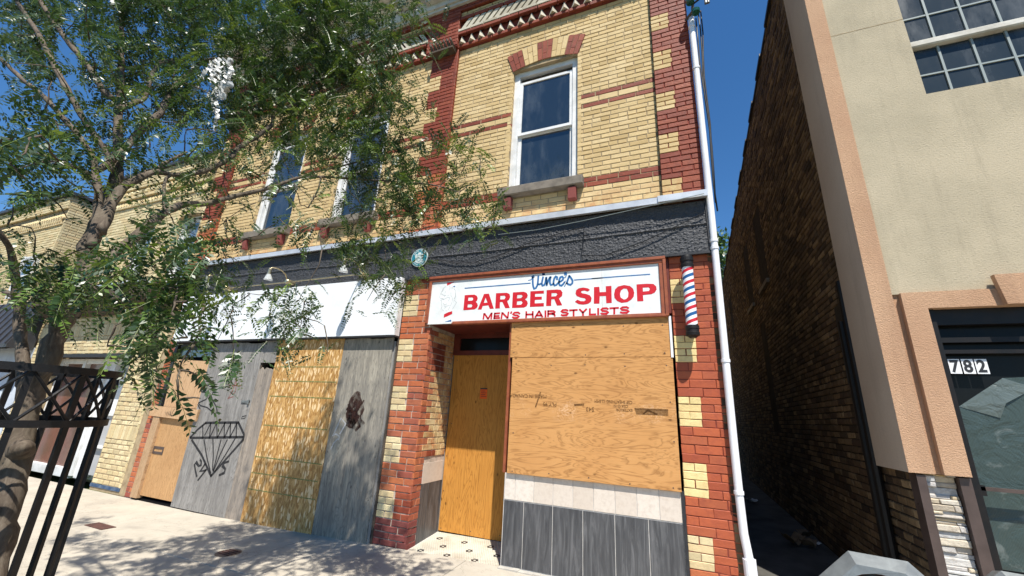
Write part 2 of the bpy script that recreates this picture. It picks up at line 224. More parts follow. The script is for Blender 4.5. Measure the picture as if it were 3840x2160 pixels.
# ------------------------------------------------------------ mesh helpers
class MB:
    def __init__(s): s.v=[]; s.f=[]; s.mi=[]; s.rn=[]; s.cur=0; s.r=.5; s.fr=None
    def frame(s,o,u,n):
        s.fr=(Vector(o),Vector(u),Vector(n)) if o is not None else None; return s
    def P(s,p):
        if s.fr is None: return tuple(p)
        o,u,n=s.fr; q=o+u*p[0]+n*(-p[1])+Vector((0,0,p[2])); return tuple(q)      # p=(along, depth inward, height)
    def add(s,vs,fs):
        b=len(s.v); s.v+= [s.P(p) for p in vs]; flip=s.fr is not None and (s.fr[1].cross(Vector((0,0,1)))).dot(s.fr[2])<0
        for f in fs:
            q=[b+i for i in f]
            if flip: q.reverse()
            s.f.append(q); s.mi.append(s.cur); s.rn.append(s.r)
        return s
    def box(s,x0,x1,y0,y1,z0,z1,c=0.):
        if c<=0:
            vs=[(x0,y0,z0),(x1,y0,z0),(x1,y1,z0),(x0,y1,z0),(x0,y0,z1),(x1,y0,z1),(x1,y1,z1),(x0,y1,z1)]
            s.add(vs,[(0,3,2,1),(4,5,6,7),(0,1,5,4),(1,2,6,5),(2,3,7,6),(3,0,4,7)])
        else:
            vs=[(x0,y0+c,z0),(x1,y0+c,z0),(x1,y0+c,z1),(x0,y0+c,z1),(x0+c,y0,z0+c),(x1-c,y0,z0+c),(x1-c,y0,z1-c),(x0+c,y0,z1-c),(x0,y1,z0),(x1,y1,z0),(x1,y1,z1),(x0,y1,z1)]
            s.add(vs,[(4,5,6,7),(0,1,5,4),(1,2,6,5),(2,3,7,6),(3,0,4,7),(0,8,9,1),(1,9,10,2),(2,10,11,3),(3,11,8,0),(8,11,10,9)])
        return s
    def brick(s,x0,x1,z0,z1,y,c=.004,d=.05,j=.0015,R=None):
        R=R or rnd; q=lambda k=1.:(R.random()-.5)*2*j*k
        t=q(1.5)
        vs=[(x0+q(),y+c,z0+q()),(x1+q(),y+c,z0+q()),(x1+q(),y+c,z1+q()),(x0+q(),y+c,z1+q()),(x0+c,y+t,z0+c),(x1-c,y+t+q(),z0+c),(x1-c,y+t,z1-c),(x0+c,y+t+q(),z1-c),(x0,y+d,z0),(x1,y+d,z0),(x1,y+d,z1),(x0,y+d,z1)]
        s.add(vs,[(4,5,6,7),(0,1,5,4),(1,2,6,5),(2,3,7,6),(3,0,4,7),(0,8,9,1),(1,9,10,2),(2,10,11,3),(3,11,8,0)])
    def prism(s,poly,y0,y1):           # polygon in (x,z), extruded from y0 (front) to y1
        n=len(poly); vs=[(x,y0,z) for x,z in poly]+[(x,y1,z) for x,z in poly]
        a=sum(poly[i][0]*poly[(i+1)%n][1]-poly[(i+1)%n][0]*poly[i][1] for i in range(n))
        fr=list(range(n)); sd=[(i,i+n,(i+1)%n+n,(i+1)%n) for i in range(n)]
        if a<0: fr.reverse(); sd=[tuple(reversed(q)) for q in sd]
        s.add(vs,[fr,[i+n for i in reversed(fr)]]+sd); return s
    def cyl(s,p0,p1,r0,r1=None,n=12,caps=True):
        r1=r0 if r1 is None else r1; a=Vector(p0); b=Vector(p1); d=(b-a).normalized(); x=d.orthogonal().normalized(); y=d.cross(x)
        vs=[];
        for c,r in ((a,r0),(b,r1)):
            for i in range(n): t=2*PI*i/n; vs.append(tuple(c+x*math.cos(t)*r+y*math.sin(t)*r))
        fs=[(i,(i+1)%n,(i+1)%n+n,i+n) for i in range(n)]
        if caps: fs+= [list(range(n))[::-1],list(range(n,2*n))]
        s.add(vs,fs); return s
    def tube(s,pts,rs,n=8,jit=0.,caps=True,R=None):
        R=R or rnd; P=[Vector(p) for p in pts]; k=len(P); rs=rs if isinstance(rs,(list,tuple)) else [rs]*k; vs=[]; x=None
        for i in range(k):
            d=(P[min(i+1,k-1)]-P[max(i-1,0)])
            d=d.normalized() if d.length>1e-9 else Vector((0,0,1))
            x=d.orthogonal().normalized() if x is None else (x-d*x.dot(d)).normalized(); y=d.cross(x)
            for j in range(n):
                t=2*PI*j/n; rr=rs[i]*(1+jit*(R.random()-.5)); vs.append(tuple(P[i]+x*math.cos(t)*rr+y*math.sin(t)*rr))
        fs=[(i*n+j,i*n+(j+1)%n,(i+1)*n+(j+1)%n,(i+1)*n+j) for i in range(k-1) for j in range(n)]
        if caps: fs+=[list(range(n))[::-1],list(range((k-1)*n,k*n))]
        s.add(vs,fs); return s
    def ribbon(s,pts,w,y,t=.0015,taper=False):   # brush stroke in the x-z plane at depth y, round ends
        n=len(pts); V2=[Vector(p) for p in pts]; L=[];Rr=[]
        for i in range(n):
            d=(V2[min(i+1,n-1)]-V2[max(i-1,0)]); d=d.normalized() if d.length>0 else Vector((1,0)); nn=Vector((-d.y,d.x))
            if 0<i<n-1:
                d1=(V2[i]-V2[i-1]).normalized(); m_=max(.55,nn.dot(Vector((-d1.y,d1.x)))); k=1/m_
            else: k=1
            e=V2[i]-(d*w*.25 if i==0 else -d*w*.25 if i==n-1 else Vector((0,0)))
            L.append(e+nn*w*.5*k); Rr.append(e-nn*w*.5*k)
        b=[(p.x,y,p.y) for p in L]+[(p.x,y,p.y) for p in Rr]
        s.add(b,[(i,i+n,i+1+n,i+1) for i in range(n-1)]); return s
    def build(s,name,mats,parent=None,smooth=False,kind=None,loc=None):
        me=bpy.data.meshes.new(name); me.from_pydata(s.v,[],s.f); mats=mats if isinstance(mats,(list,tuple)) else [mats]
        for q in mats: me.materials.append(MAT[q])
        me.polygons.foreach_set('material_index',s.mi)
        a=me.attributes.new('rnd','FLOAT','FACE'); a.data.foreach_set('value',s.rn)
        if smooth: me.polygons.foreach_set('use_smooth',[True]*len(s.f))
        o=bpy.data.objects.new(name,me); C.objects.link(o)
        if parent: o.parent=parent
        if loc: o.location=loc
        if kind: o['kind']=kind
        return o
def pieces(name,mat,par,protos,places,R=None):
    'alike pieces: copies share the mesh of one of a few prototypes'
    R=R or rnd; ms=[]
    for i,mb in enumerate(protos): mb.r=i/len(protos); mb.rn=[mb.r]*len(mb.f); ms.append(mb)
    first=[]
    for k,p in enumerate(places):
        i=k%len(ms)
        if len(first)<=i: o=ms[i].build(name,mat,par); first.append(o.data)
        else: o=bpy.data.objects.new(name,first[i]); C.objects.link(o); o.parent=par
        o.location=p
def thing(name,label,cat,group=None,loc=(0,0,0)):
    o=bpy.data.objects.new(name,None); C.objects.link(o); o.empty_display_size=.2; o['label']=label; o['category']=cat
    if group: o['group']=group
    return o
def tag(o,label,cat,group=None):
    o['label']=label; o['category']=cat
    if group: o['group']=group
    return o
def box(name,mat,par,*a,c=0.,kind=None): return MB().box(*a,c=c).build(name,mat,par,kind=kind)
def text(name,s,size,mat,par,loc,rot=(PI/2,0,0),sx=1.,ext=.0006,sp=1.,align='LEFT',off=0):
    cu=bpy.data.curves.new(name,'FONT'); cu.offset=off; cu.body=s; cu.size=size; cu.extrude=ext; cu.space_character=sp; cu.align_x=align
    o=bpy.data.objects.new(name,cu); C.objects.link(o); dg=bpy.context.evaluated_depsgraph_get(); me=bpy.data.meshes.new_from_object(o.evaluated_get(dg)); C.objects.unlink(o); bpy.data.objects.remove(o)
    me.materials.clear(); me.materials.append(MAT[mat]); q=bpy.data.objects.new(name,me); C.objects.link(q); q.parent=par; q.location=loc; q.rotation_euler=rot; q.scale=(sx,1,1); return q
# ------------------------------------------------------------ brick laying
CAM=Vector((0,-4.27,1.53))
class Wall:
    """collects bricks of one building; the nearest 300 become objects, the rest one stuff part"""
    def __init__(s,R): s.b=[]; s.R=R
    def lay(s,fr,u0,u1,v0,v1,n,mat,depth,L=.215,off=0,joint=.010,holes=(),c=.004,j=.0015,head=.0,out=None):
        h=(v1-v0)/n
        for k in range(n):
            z0=v0+k*h+joint*.5; z1=v0+(k+1)*h-joint*.5; zc=(z0+z1)/2
            segs=[(u0,u1)]
            for (a,b,c0,c1) in holes:
                if c0<zc<c1:
                    ns=[]
                    for (p,q) in segs:
                        if b<=p or a>=q: ns.append((p,q)); continue
                        if a>p: ns.append((p,a))
                        if b<q: ns.append((b,q))
                    segs=ns
            start=u0-((k+off)%2)*L*.5-s.R.random()*.012
            ll=L
            if head and (k+off)%6==0: ll=L*.5
            x=start
            edges=[]
            while x<u1+ll: edges.append((x,x+ll)); x+=ll+ (s.R.random()-.5)*.008
            for (p,q) in segs:
                for (a,b) in edges:
                    a2=max(a,p); b2=min(b,q)
                    if b2-a2<.028: continue
                    if a2-a>1e-6 and False: pass
                    s.b.append((fr,a2+joint*.5 if a2>p+1e-4 else a2,b2-joint*.5 if b2<q-1e-4 else b2,z0,z1,depth,mat,c,j))
    def one(s,fr,u0,u1,v0,v1,mat,depth,c=.004,j=.0015): s.b.append((fr,u0,u1,v0,v1,depth,mat,c,j))
    def finish(s,parent,limit=300):
        def size(b):
            fr,u0,u1,v0,v1,d=b[:6]; o,u,n=fr; ctr=Vector(o)+Vector(u)*((u0+u1)/2)+Vector((0,0,(v0+v1)/2)); r=ctr-CAM; dd=r.length
            if (ctr-CAM).dot(f_)<.2: return 0
            x=r.dot(r_)/r.dot(f_); y=r.dot(u_)/r.dot(f_)
            if abs(x)>1.3 or abs(y)>.75: return 0
            return (u1-u0)*abs(r.dot(Vector(n)))/dd/dd/dd*(v1-v0)
        s.b.sort(key=size,reverse=True); mats=sorted({b[6] for b in s.b}); cache={}
        for b in s.b[:limit]:
            fr,u0,u1,v0,v1,d,mat,c,j=b; o,u,n=fr; var=s.R.randrange(3)
            key=(round(u1-u0,2),round(v1-v0,3),mat,c,var,n)
            if key not in cache:
                mb=MB(); mb.frame((0,0,0),u,n); mb.r=s.R.random(); w=u1-u0; h=v1-v0; mb.brick(-w/2,w/2,-h/2,h/2,0,c,.05,j,s.R); ob=mb.build('brick',mat,parent); cache[key]=ob.data
            else:
                ob=bpy.data.objects.new('brick',cache[key]); C.objects.link(ob); ob.parent=parent
            ob.location=Vector(o)+Vector(u)*((u0+u1)/2)-Vector(n)*d+Vector((0,0,(v0+v1)/2))
        mb=MB()
        for b in s.b[limit:]:
            fr,u0,u1,v0,v1,d,mat,c,j=b; mb.frame(*fr); mb.cur=mats.index(mat); mb.r=s.R.random(); mb.brick(u0,u1,v0,v1,d,c,.05,j,s.R)
        mb.fr=None
        if mb.f: mb.build('bricks',mats,parent,kind='stuff')
FRONT=((0,0,0),(1,0,0),(0,-1,0))

# measured outlines, strokes, limbs and leaf clusters (metres, world space)
D={"letters":[[[[-2.423,2.912],[-2.354,2.913],[-2.286,2.911],[-2.252,2.893],[-2.237,2.864],[-2.242,2.833],[-2.261,2.819],[-2.238,2.797],[-2.228,2.771],[-2.239,2.742],[-2.27,2.723],[-2.353,2.72],[-2.423,2.72]],[[-2.365,2.878],[-2.311,2.876],[-2.297,2.857],[-2.308,2.837],[-2.368,2.837]],[[-2.366,2.791],[-2.318,2.79],[-2.302,2.773],[-2.314,2.751],[-2.368,2.752]]],[[[-2.157,2.911],[-2.09,2.911],[-2.012,2.72],[-2.064,2.719],[-2.086,2.764],[-2.162,2.76],[-2.174,2.717],[-2.225,2.718]],[[-2.131,2.863],[-2.101,2.799],[-2.15,2.798]]],[[[-1.996,2.91],[-1.854,2.906],[-1.82,2.889],[-1.808,2.853],[-1.821,2.819],[-1.844,2.803],[-1.806,2.717],[-1.864,2.718],[-1.905,2.795],[-1.936,2.796],[-1.934,2.719],[-1.994,2.719]],[[-1.936,2.873],[-1.881,2.873],[-1.868,2.852],[-1.881,2.828],[-1.936,2.828]]],[[[-1.778,2.906],[-1.639,2.905],[-1.603,2.889],[-1.588,2.859],[-1.595,2.83],[-1.622,2.811],[-1.594,2.791],[-1.583,2.761],[-1.596,2.728],[-1.63,2.713],[-1.778,2.716]],[[-1.718,2.87],[-1.667,2.869],[-1.65,2.851],[-1.671,2.829],[-1.721,2.829]],[[-1.717,2.793],[-1.664,2.794],[-1.648,2.772],[-1.667,2.75],[-1.721,2.75]]],[[[-1.558,2.905],[-1.394,2.902],[-1.393,2.867],[-1.498,2.869],[-1.499,2.835],[-1.416,2.832],[-1.415,2.797],[-1.498,2.797],[-1.499,2.756],[-1.39,2.755],[-1.389,2.715],[-1.557,2.717]]],[[[-1.361,2.905],[-1.234,2.905],[-1.195,2.897],[-1.173,2.864],[-1.179,2.824],[-1.214,2.797],[-1.174,2.716],[-1.236,2.716],[-1.268,2.792],[-1.302,2.793],[-1.303,2.716],[-1.362,2.718]],[[-1.301,2.866],[-1.247,2.863],[-1.233,2.848],[-1.25,2.826],[-1.302,2.825]]],[[[-0.864,2.875],[-0.887,2.856],[-0.925,2.87],[-0.956,2.868],[-0.965,2.855],[-0.951,2.841],[-0.909,2.831],[-0.866,2.813],[-0.847,2.781],[-0.854,2.742],[-0.884,2.718],[-0.939,2.71],[-0.99,2.719],[-1.033,2.748],[-1.005,2.771],[-0.969,2.753],[-0.93,2.749],[-0.909,2.763],[-0.922,2.781],[-0.969,2.793],[-1.012,2.813],[-1.026,2.841],[-1.018,2.881],[-0.99,2.901],[-0.938,2.907],[-0.887,2.894]]],[[[-0.821,2.903],[-0.763,2.903],[-0.758,2.841],[-0.693,2.839],[-0.693,2.904],[-0.633,2.904],[-0.634,2.714],[-0.691,2.713],[-0.694,2.794],[-0.759,2.796],[-0.764,2.713],[-0.824,2.715]]],[[[-0.608,2.806],[-0.597,2.86],[-0.564,2.892],[-0.499,2.904],[-0.441,2.888],[-0.41,2.856],[-0.4,2.812],[-0.407,2.769],[-0.433,2.737],[-0.474,2.713],[-0.533,2.708],[-0.577,2.731],[-0.604,2.767]],[[-0.546,2.807],[-0.535,2.845],[-0.505,2.865],[-0.473,2.858],[-0.459,2.816],[-0.465,2.768],[-0.486,2.747],[-0.509,2.744],[-0.54,2.768]]],[[[-0.374,2.901],[-0.271,2.901],[-0.206,2.894],[-0.179,2.864],[-0.177,2.831],[-0.198,2.799],[-0.233,2.784],[-0.314,2.78],[-0.312,2.715],[-0.374,2.715]],[[-0.313,2.86],[-0.255,2.86],[-0.243,2.842],[-0.253,2.821],[-0.312,2.818]]]],
"small":[[0.021,[-2.141,2.598],[-2.136,2.665]],[0.021,[-2.129,2.662],[-2.08,2.599]],[0.021,[-2.077,2.598],[-2.041,2.663]],[0.021,[-2.034,2.667],[-2.038,2.595]],[0.021,[-1.933,2.66],[-1.996,2.659]],[0.021,[-1.995,2.663],[-2.0,2.597]],[0.021,[-1.996,2.628],[-1.939,2.628]],[0.021,[-2.0,2.602],[-1.929,2.603]],[0.021,[-1.906,2.595],[-1.9,2.665]],[0.021,[-1.894,2.661],[-1.831,2.599]],[0.021,[-1.826,2.597],[-1.82,2.669]],[0.021,[-1.783,2.67],[-1.788,2.651]],[0.021,[-1.679,2.643],[-1.698,2.658],[-1.748,2.658],[-1.76,2.642],[-1.742,2.628],[-1.704,2.624],[-1.689,2.61],[-1.705,2.596],[-1.75,2.596],[-1.765,2.608]],[0.021,[-1.598,2.663],[-1.598,2.593]],[0.021,[-1.597,2.629],[-1.521,2.628]],[0.021,[-1.52,2.661],[-1.517,2.593]],[0.021,[-1.487,2.593],[-1.444,2.662]],[0.021,[-1.444,2.662],[-1.403,2.594]],[0.021,[-1.47,2.612],[-1.418,2.611]],[0.021,[-1.369,2.662],[-1.367,2.592]],[0.021,[-1.337,2.661],[-1.336,2.596]],[0.021,[-1.337,2.657],[-1.274,2.656],[-1.259,2.643],[-1.268,2.627],[-1.334,2.625]],[0.021,[-1.287,2.622],[-1.262,2.614],[-1.258,2.597]],[0.021,[-1.111,2.652],[-1.133,2.662],[-1.172,2.661],[-1.182,2.648],[-1.167,2.635],[-1.128,2.631],[-1.111,2.618],[-1.123,2.602],[-1.171,2.601],[-1.184,2.608]],[0.021,[-1.09,2.654],[-1.006,2.655]],[0.021,[-1.046,2.654],[-1.046,2.591]],[0.021,[-0.98,2.66],[-0.943,2.622]],[0.021,[-0.905,2.659],[-0.943,2.622]],[0.021,[-0.943,2.624],[-0.942,2.591]],[0.021,[-0.867,2.661],[-0.869,2.597],[-0.806,2.597]],[0.021,[-0.778,2.66],[-0.779,2.593]],[0.021,[-0.674,2.648],[-0.69,2.658],[-0.732,2.658],[-0.744,2.645],[-0.732,2.631],[-0.69,2.626],[-0.676,2.613],[-0.691,2.598],[-0.742,2.599],[-0.748,2.605]],[0.021,[-0.654,2.655],[-0.567,2.656]],[0.021,[-0.609,2.652],[-0.611,2.594]],[0.021,[-0.465,2.647],[-0.484,2.66],[-0.525,2.66],[-0.541,2.647],[-0.53,2.633],[-0.481,2.627],[-0.467,2.615],[-0.482,2.6],[-0.527,2.6],[-0.547,2.607]]],
"blue":[[0.022,[-1.534,3.078],[-1.534,3.039],[-1.531,2.991],[-1.525,2.958],[-1.512,2.931],[-1.493,2.939],[-1.478,2.964],[-1.471,2.996],[-1.468,3.043],[-1.467,3.084]],[0.022,[-1.466,2.983],[-1.448,2.981],[-1.431,2.988]],[0.022,[-1.408,3.068],[-1.418,3.02],[-1.422,2.988],[-1.412,2.961],[-1.393,2.967],[-1.38,2.994],[-1.372,3.054]],[0.022,[-1.404,3.097],[-1.403,3.104]],[0.022,[-1.369,3.061],[-1.365,3.012],[-1.362,2.96]],[0.022,[-1.36,2.974],[-1.344,3.024],[-1.326,3.058],[-1.312,3.061]],[0.022,[-1.318,3.059],[-1.325,3.013],[-1.324,2.985],[-1.31,2.963],[-1.292,2.969],[-1.281,2.977]],[0.022,[-1.241,3.023],[-1.239,3.053],[-1.255,3.061],[-1.273,3.042],[-1.28,3.01],[-1.281,2.977],[-1.267,2.953],[-1.248,2.959],[-1.228,2.98]],[0.022,[-1.222,2.991],[-1.195,2.998],[-1.172,3.015],[-1.167,3.038],[-1.182,3.054],[-1.202,3.048],[-1.215,3.014],[-1.216,2.977],[-1.207,2.951],[-1.187,2.946],[-1.163,2.968],[-1.154,2.984]],[0.022,[-1.099,3.058],[-1.079,3.031],[-1.06,2.997],[-1.063,2.965],[-1.085,2.948],[-1.111,2.958],[-1.12,2.97]],[0.022,[-1.129,2.966],[-1.114,3.011],[-1.099,3.055]],[0.034,[-1.536,3.087],[-1.529,3.074]],[0.034,[-1.405,3.106],[-1.404,3.097]],[0.034,[-1.144,3.096],[-1.141,3.077]],[0.01,[-1.588,3.041],[-1.557,3.045],[-1.543,3.063]],[0.01,[-1.132,3.07],[-1.139,3.049],[-1.151,3.037]],[0.01,[-1.153,2.933],[-1.127,2.979]],[0.01,[-1.156,2.982],[-1.141,2.999]],[0.013,[-2.428,3.003],[-1.562,3.004]],[0.012,[-1.039,3.002],[-0.725,3.002]],[0.012,[-0.842,3.003],[-0.538,3.004],[-0.236,3.002]]],
"poly_red":[[[-2.695,3.099],[-2.626,3.098],[-2.58,3.103],[-2.653,3.071],[-2.693,3.058]],[[-2.692,2.681],[-2.636,2.704],[-2.579,2.717],[-2.576,2.681],[-2.631,2.658],[-2.692,2.637]]],
"poly_blue":[[[-2.608,3.036],[-2.573,3.048],[-2.571,3.028]],[[-2.674,2.583],[-2.582,2.609],[-2.578,2.584]]],
"sketch":[[0.0035,[-2.707,3.048],[-2.743,3.024],[-2.762,2.982],[-2.779,2.945],[-2.786,2.902]],[0.0035,[-2.736,3.018],[-2.755,2.976]],[0.0035,[-2.657,3.055],[-2.642,3.027],[-2.656,2.991]],[0.0035,[-2.588,3.013],[-2.564,2.984],[-2.557,2.941],[-2.555,2.899],[-2.572,2.868]],[0.0035,[-2.624,2.967],[-2.622,2.924],[-2.605,2.897]],[0.0035,[-2.773,2.894],[-2.739,2.889],[-2.72,2.877],[-2.692,2.886],[-2.664,2.9],[-2.633,2.893],[-2.637,2.872],[-2.655,2.849]],[0.0035,[-2.76,2.866],[-2.738,2.875],[-2.72,2.872]],[0.0035,[-2.764,2.869],[-2.749,2.847],[-2.742,2.809],[-2.733,2.788],[-2.746,2.741]],[0.0035,[-2.726,2.83],[-2.706,2.807],[-2.676,2.803],[-2.669,2.821]],[0.0035,[-2.733,2.788],[-2.739,2.762]],[0.0035,[-2.71,2.792],[-2.685,2.78],[-2.657,2.786],[-2.628,2.793]],[0.0035,[-2.695,2.759],[-2.672,2.769]],[0.0035,[-2.592,2.891],[-2.593,2.843],[-2.606,2.802],[-2.625,2.761],[-2.645,2.731]],[0.0035,[-2.568,2.858],[-2.528,2.826],[-2.552,2.783],[-2.582,2.738]],[0.0035,[-2.568,2.852],[-2.574,2.826]],[0.0035,[-2.557,2.947],[-2.548,2.914],[-2.561,2.873]],[0.0035,[-2.703,2.983],[-2.711,2.957]],[0.0035,[-2.758,2.944],[-2.726,2.931],[-2.69,2.926]],[0.0035,[-2.624,3.026],[-2.611,3.014],[-2.601,3.03]],[0.0035,[-2.765,2.955],[-2.746,2.948]],[0.0035,[-2.671,2.917],[-2.649,2.931]],[0.0035,[-2.708,2.924],[-2.717,2.904]],[0.0035,[-2.722,2.74],[-2.702,2.723]],[0.0035,[-2.675,2.737],[-2.661,2.721]]],
"diamond":[[0.034,[-6.939,0.95],[-5.801,1.036]],[0.034,[-6.684,1.18],[-5.968,1.224]],[0.034,[-6.95,0.955],[-6.821,1.079],[-6.675,1.181]],[0.034,[-5.968,1.224],[-5.793,1.072],[-5.788,1.001]],[0.034,[-6.9,0.926],[-6.581,0.735],[-6.268,0.486]],[0.034,[-5.788,1.001],[-6.001,0.771],[-6.268,0.486]],[0.022,[-6.732,1.144],[-6.654,0.964]],[0.022,[-6.561,1.187],[-6.628,1.009]],[0.022,[-6.561,1.187],[-6.507,0.973]],[0.022,[-6.428,1.205],[-6.499,0.995]],[0.022,[-6.432,1.194],[-6.338,0.985]],[0.022,[-6.248,1.209],[-6.33,1.006]],[0.022,[-6.263,1.203],[-6.189,0.995]],[0.022,[-6.125,1.199],[-6.18,1.016]],[0.022,[-6.13,1.21],[-6.066,1.003]],[0.022,[-5.995,1.206],[-6.066,1.023]],[0.022,[-5.999,1.217],[-5.938,1.011]],[0.022,[-6.619,0.945],[-6.463,0.724],[-6.293,0.524]],[0.022,[-6.426,0.968],[-6.334,0.765],[-6.268,0.566]],[0.022,[-6.247,0.97],[-6.251,0.772],[-6.248,0.558]],[0.022,[-6.115,0.979],[-6.186,0.777],[-6.244,0.549]],[0.022,[-5.958,0.999],[-6.073,0.786],[-6.212,0.552]]],
"tags":[[0.018,[-6.956,1.73],[-6.834,1.729]],[0.018,[-6.979,1.629],[-6.872,1.62],[-6.786,1.571],[-6.81,1.518],[-6.971,1.461]],[0.018,[-6.971,1.461],[-6.917,1.422],[-6.742,1.401],[-6.612,1.35],[-6.506,1.31],[-6.489,1.355],[-6.534,1.42],[-6.663,1.517],[-6.714,1.573],[-6.69,1.625],[-6.624,1.633]],[0.018,[-6.98,1.437],[-6.895,1.372]],[0.03,[-6.571,0.452],[-6.625,0.513],[-6.69,0.601],[-6.661,0.634],[-6.588,0.589],[-6.541,0.603],[-6.555,0.654],[-6.589,0.672]],[0.03,[-6.524,0.406],[-6.401,0.559]],[0.03,[-6.458,0.631],[-6.524,0.523],[-6.414,0.548]],[0.03,[-5.975,0.703],[-6.062,0.675],[-6.079,0.634],[-6.008,0.6],[-6.013,0.55],[-6.104,0.512]],[0.01,[-5.921,1.274],[-5.916,1.306],[-5.833,1.326],[-5.852,1.288],[-5.921,1.274]]],
"star":[[0.014,[-6.317,1.54],[-6.261,1.665],[-6.235,1.847]],[0.014,[-6.235,1.847],[-6.193,1.644],[-6.24,1.61]],[0.014,[-6.376,1.736],[-6.099,1.736]],[0.014,[-6.328,1.703],[-6.387,1.764]],[0.014,[-6.211,1.577],[-6.305,1.552]]],
"walk":[[0.007,[-7.663,1.292],[-7.618,1.241],[-7.614,1.295],[-7.571,1.249],[-7.58,1.308]],[0.007,[-7.546,1.239],[-7.545,1.298],[-7.507,1.241]],[0.007,[-7.534,1.316],[-7.538,1.263],[-7.485,1.236]],[0.007,[-7.46,1.348],[-7.495,1.276],[-7.488,1.242],[-7.445,1.255],[-7.466,1.278]]],
"white_tag":[[0.016,[-4.153,1.171],[-4.075,1.38],[-3.983,1.313],[-4.051,1.187]],[0.016,[-4.164,1.16],[-4.113,1.184],[-4.051,1.157],[-4.056,1.117]],[0.016,[-4.154,1.001],[-4.129,1.072],[-4.072,1.126]]],
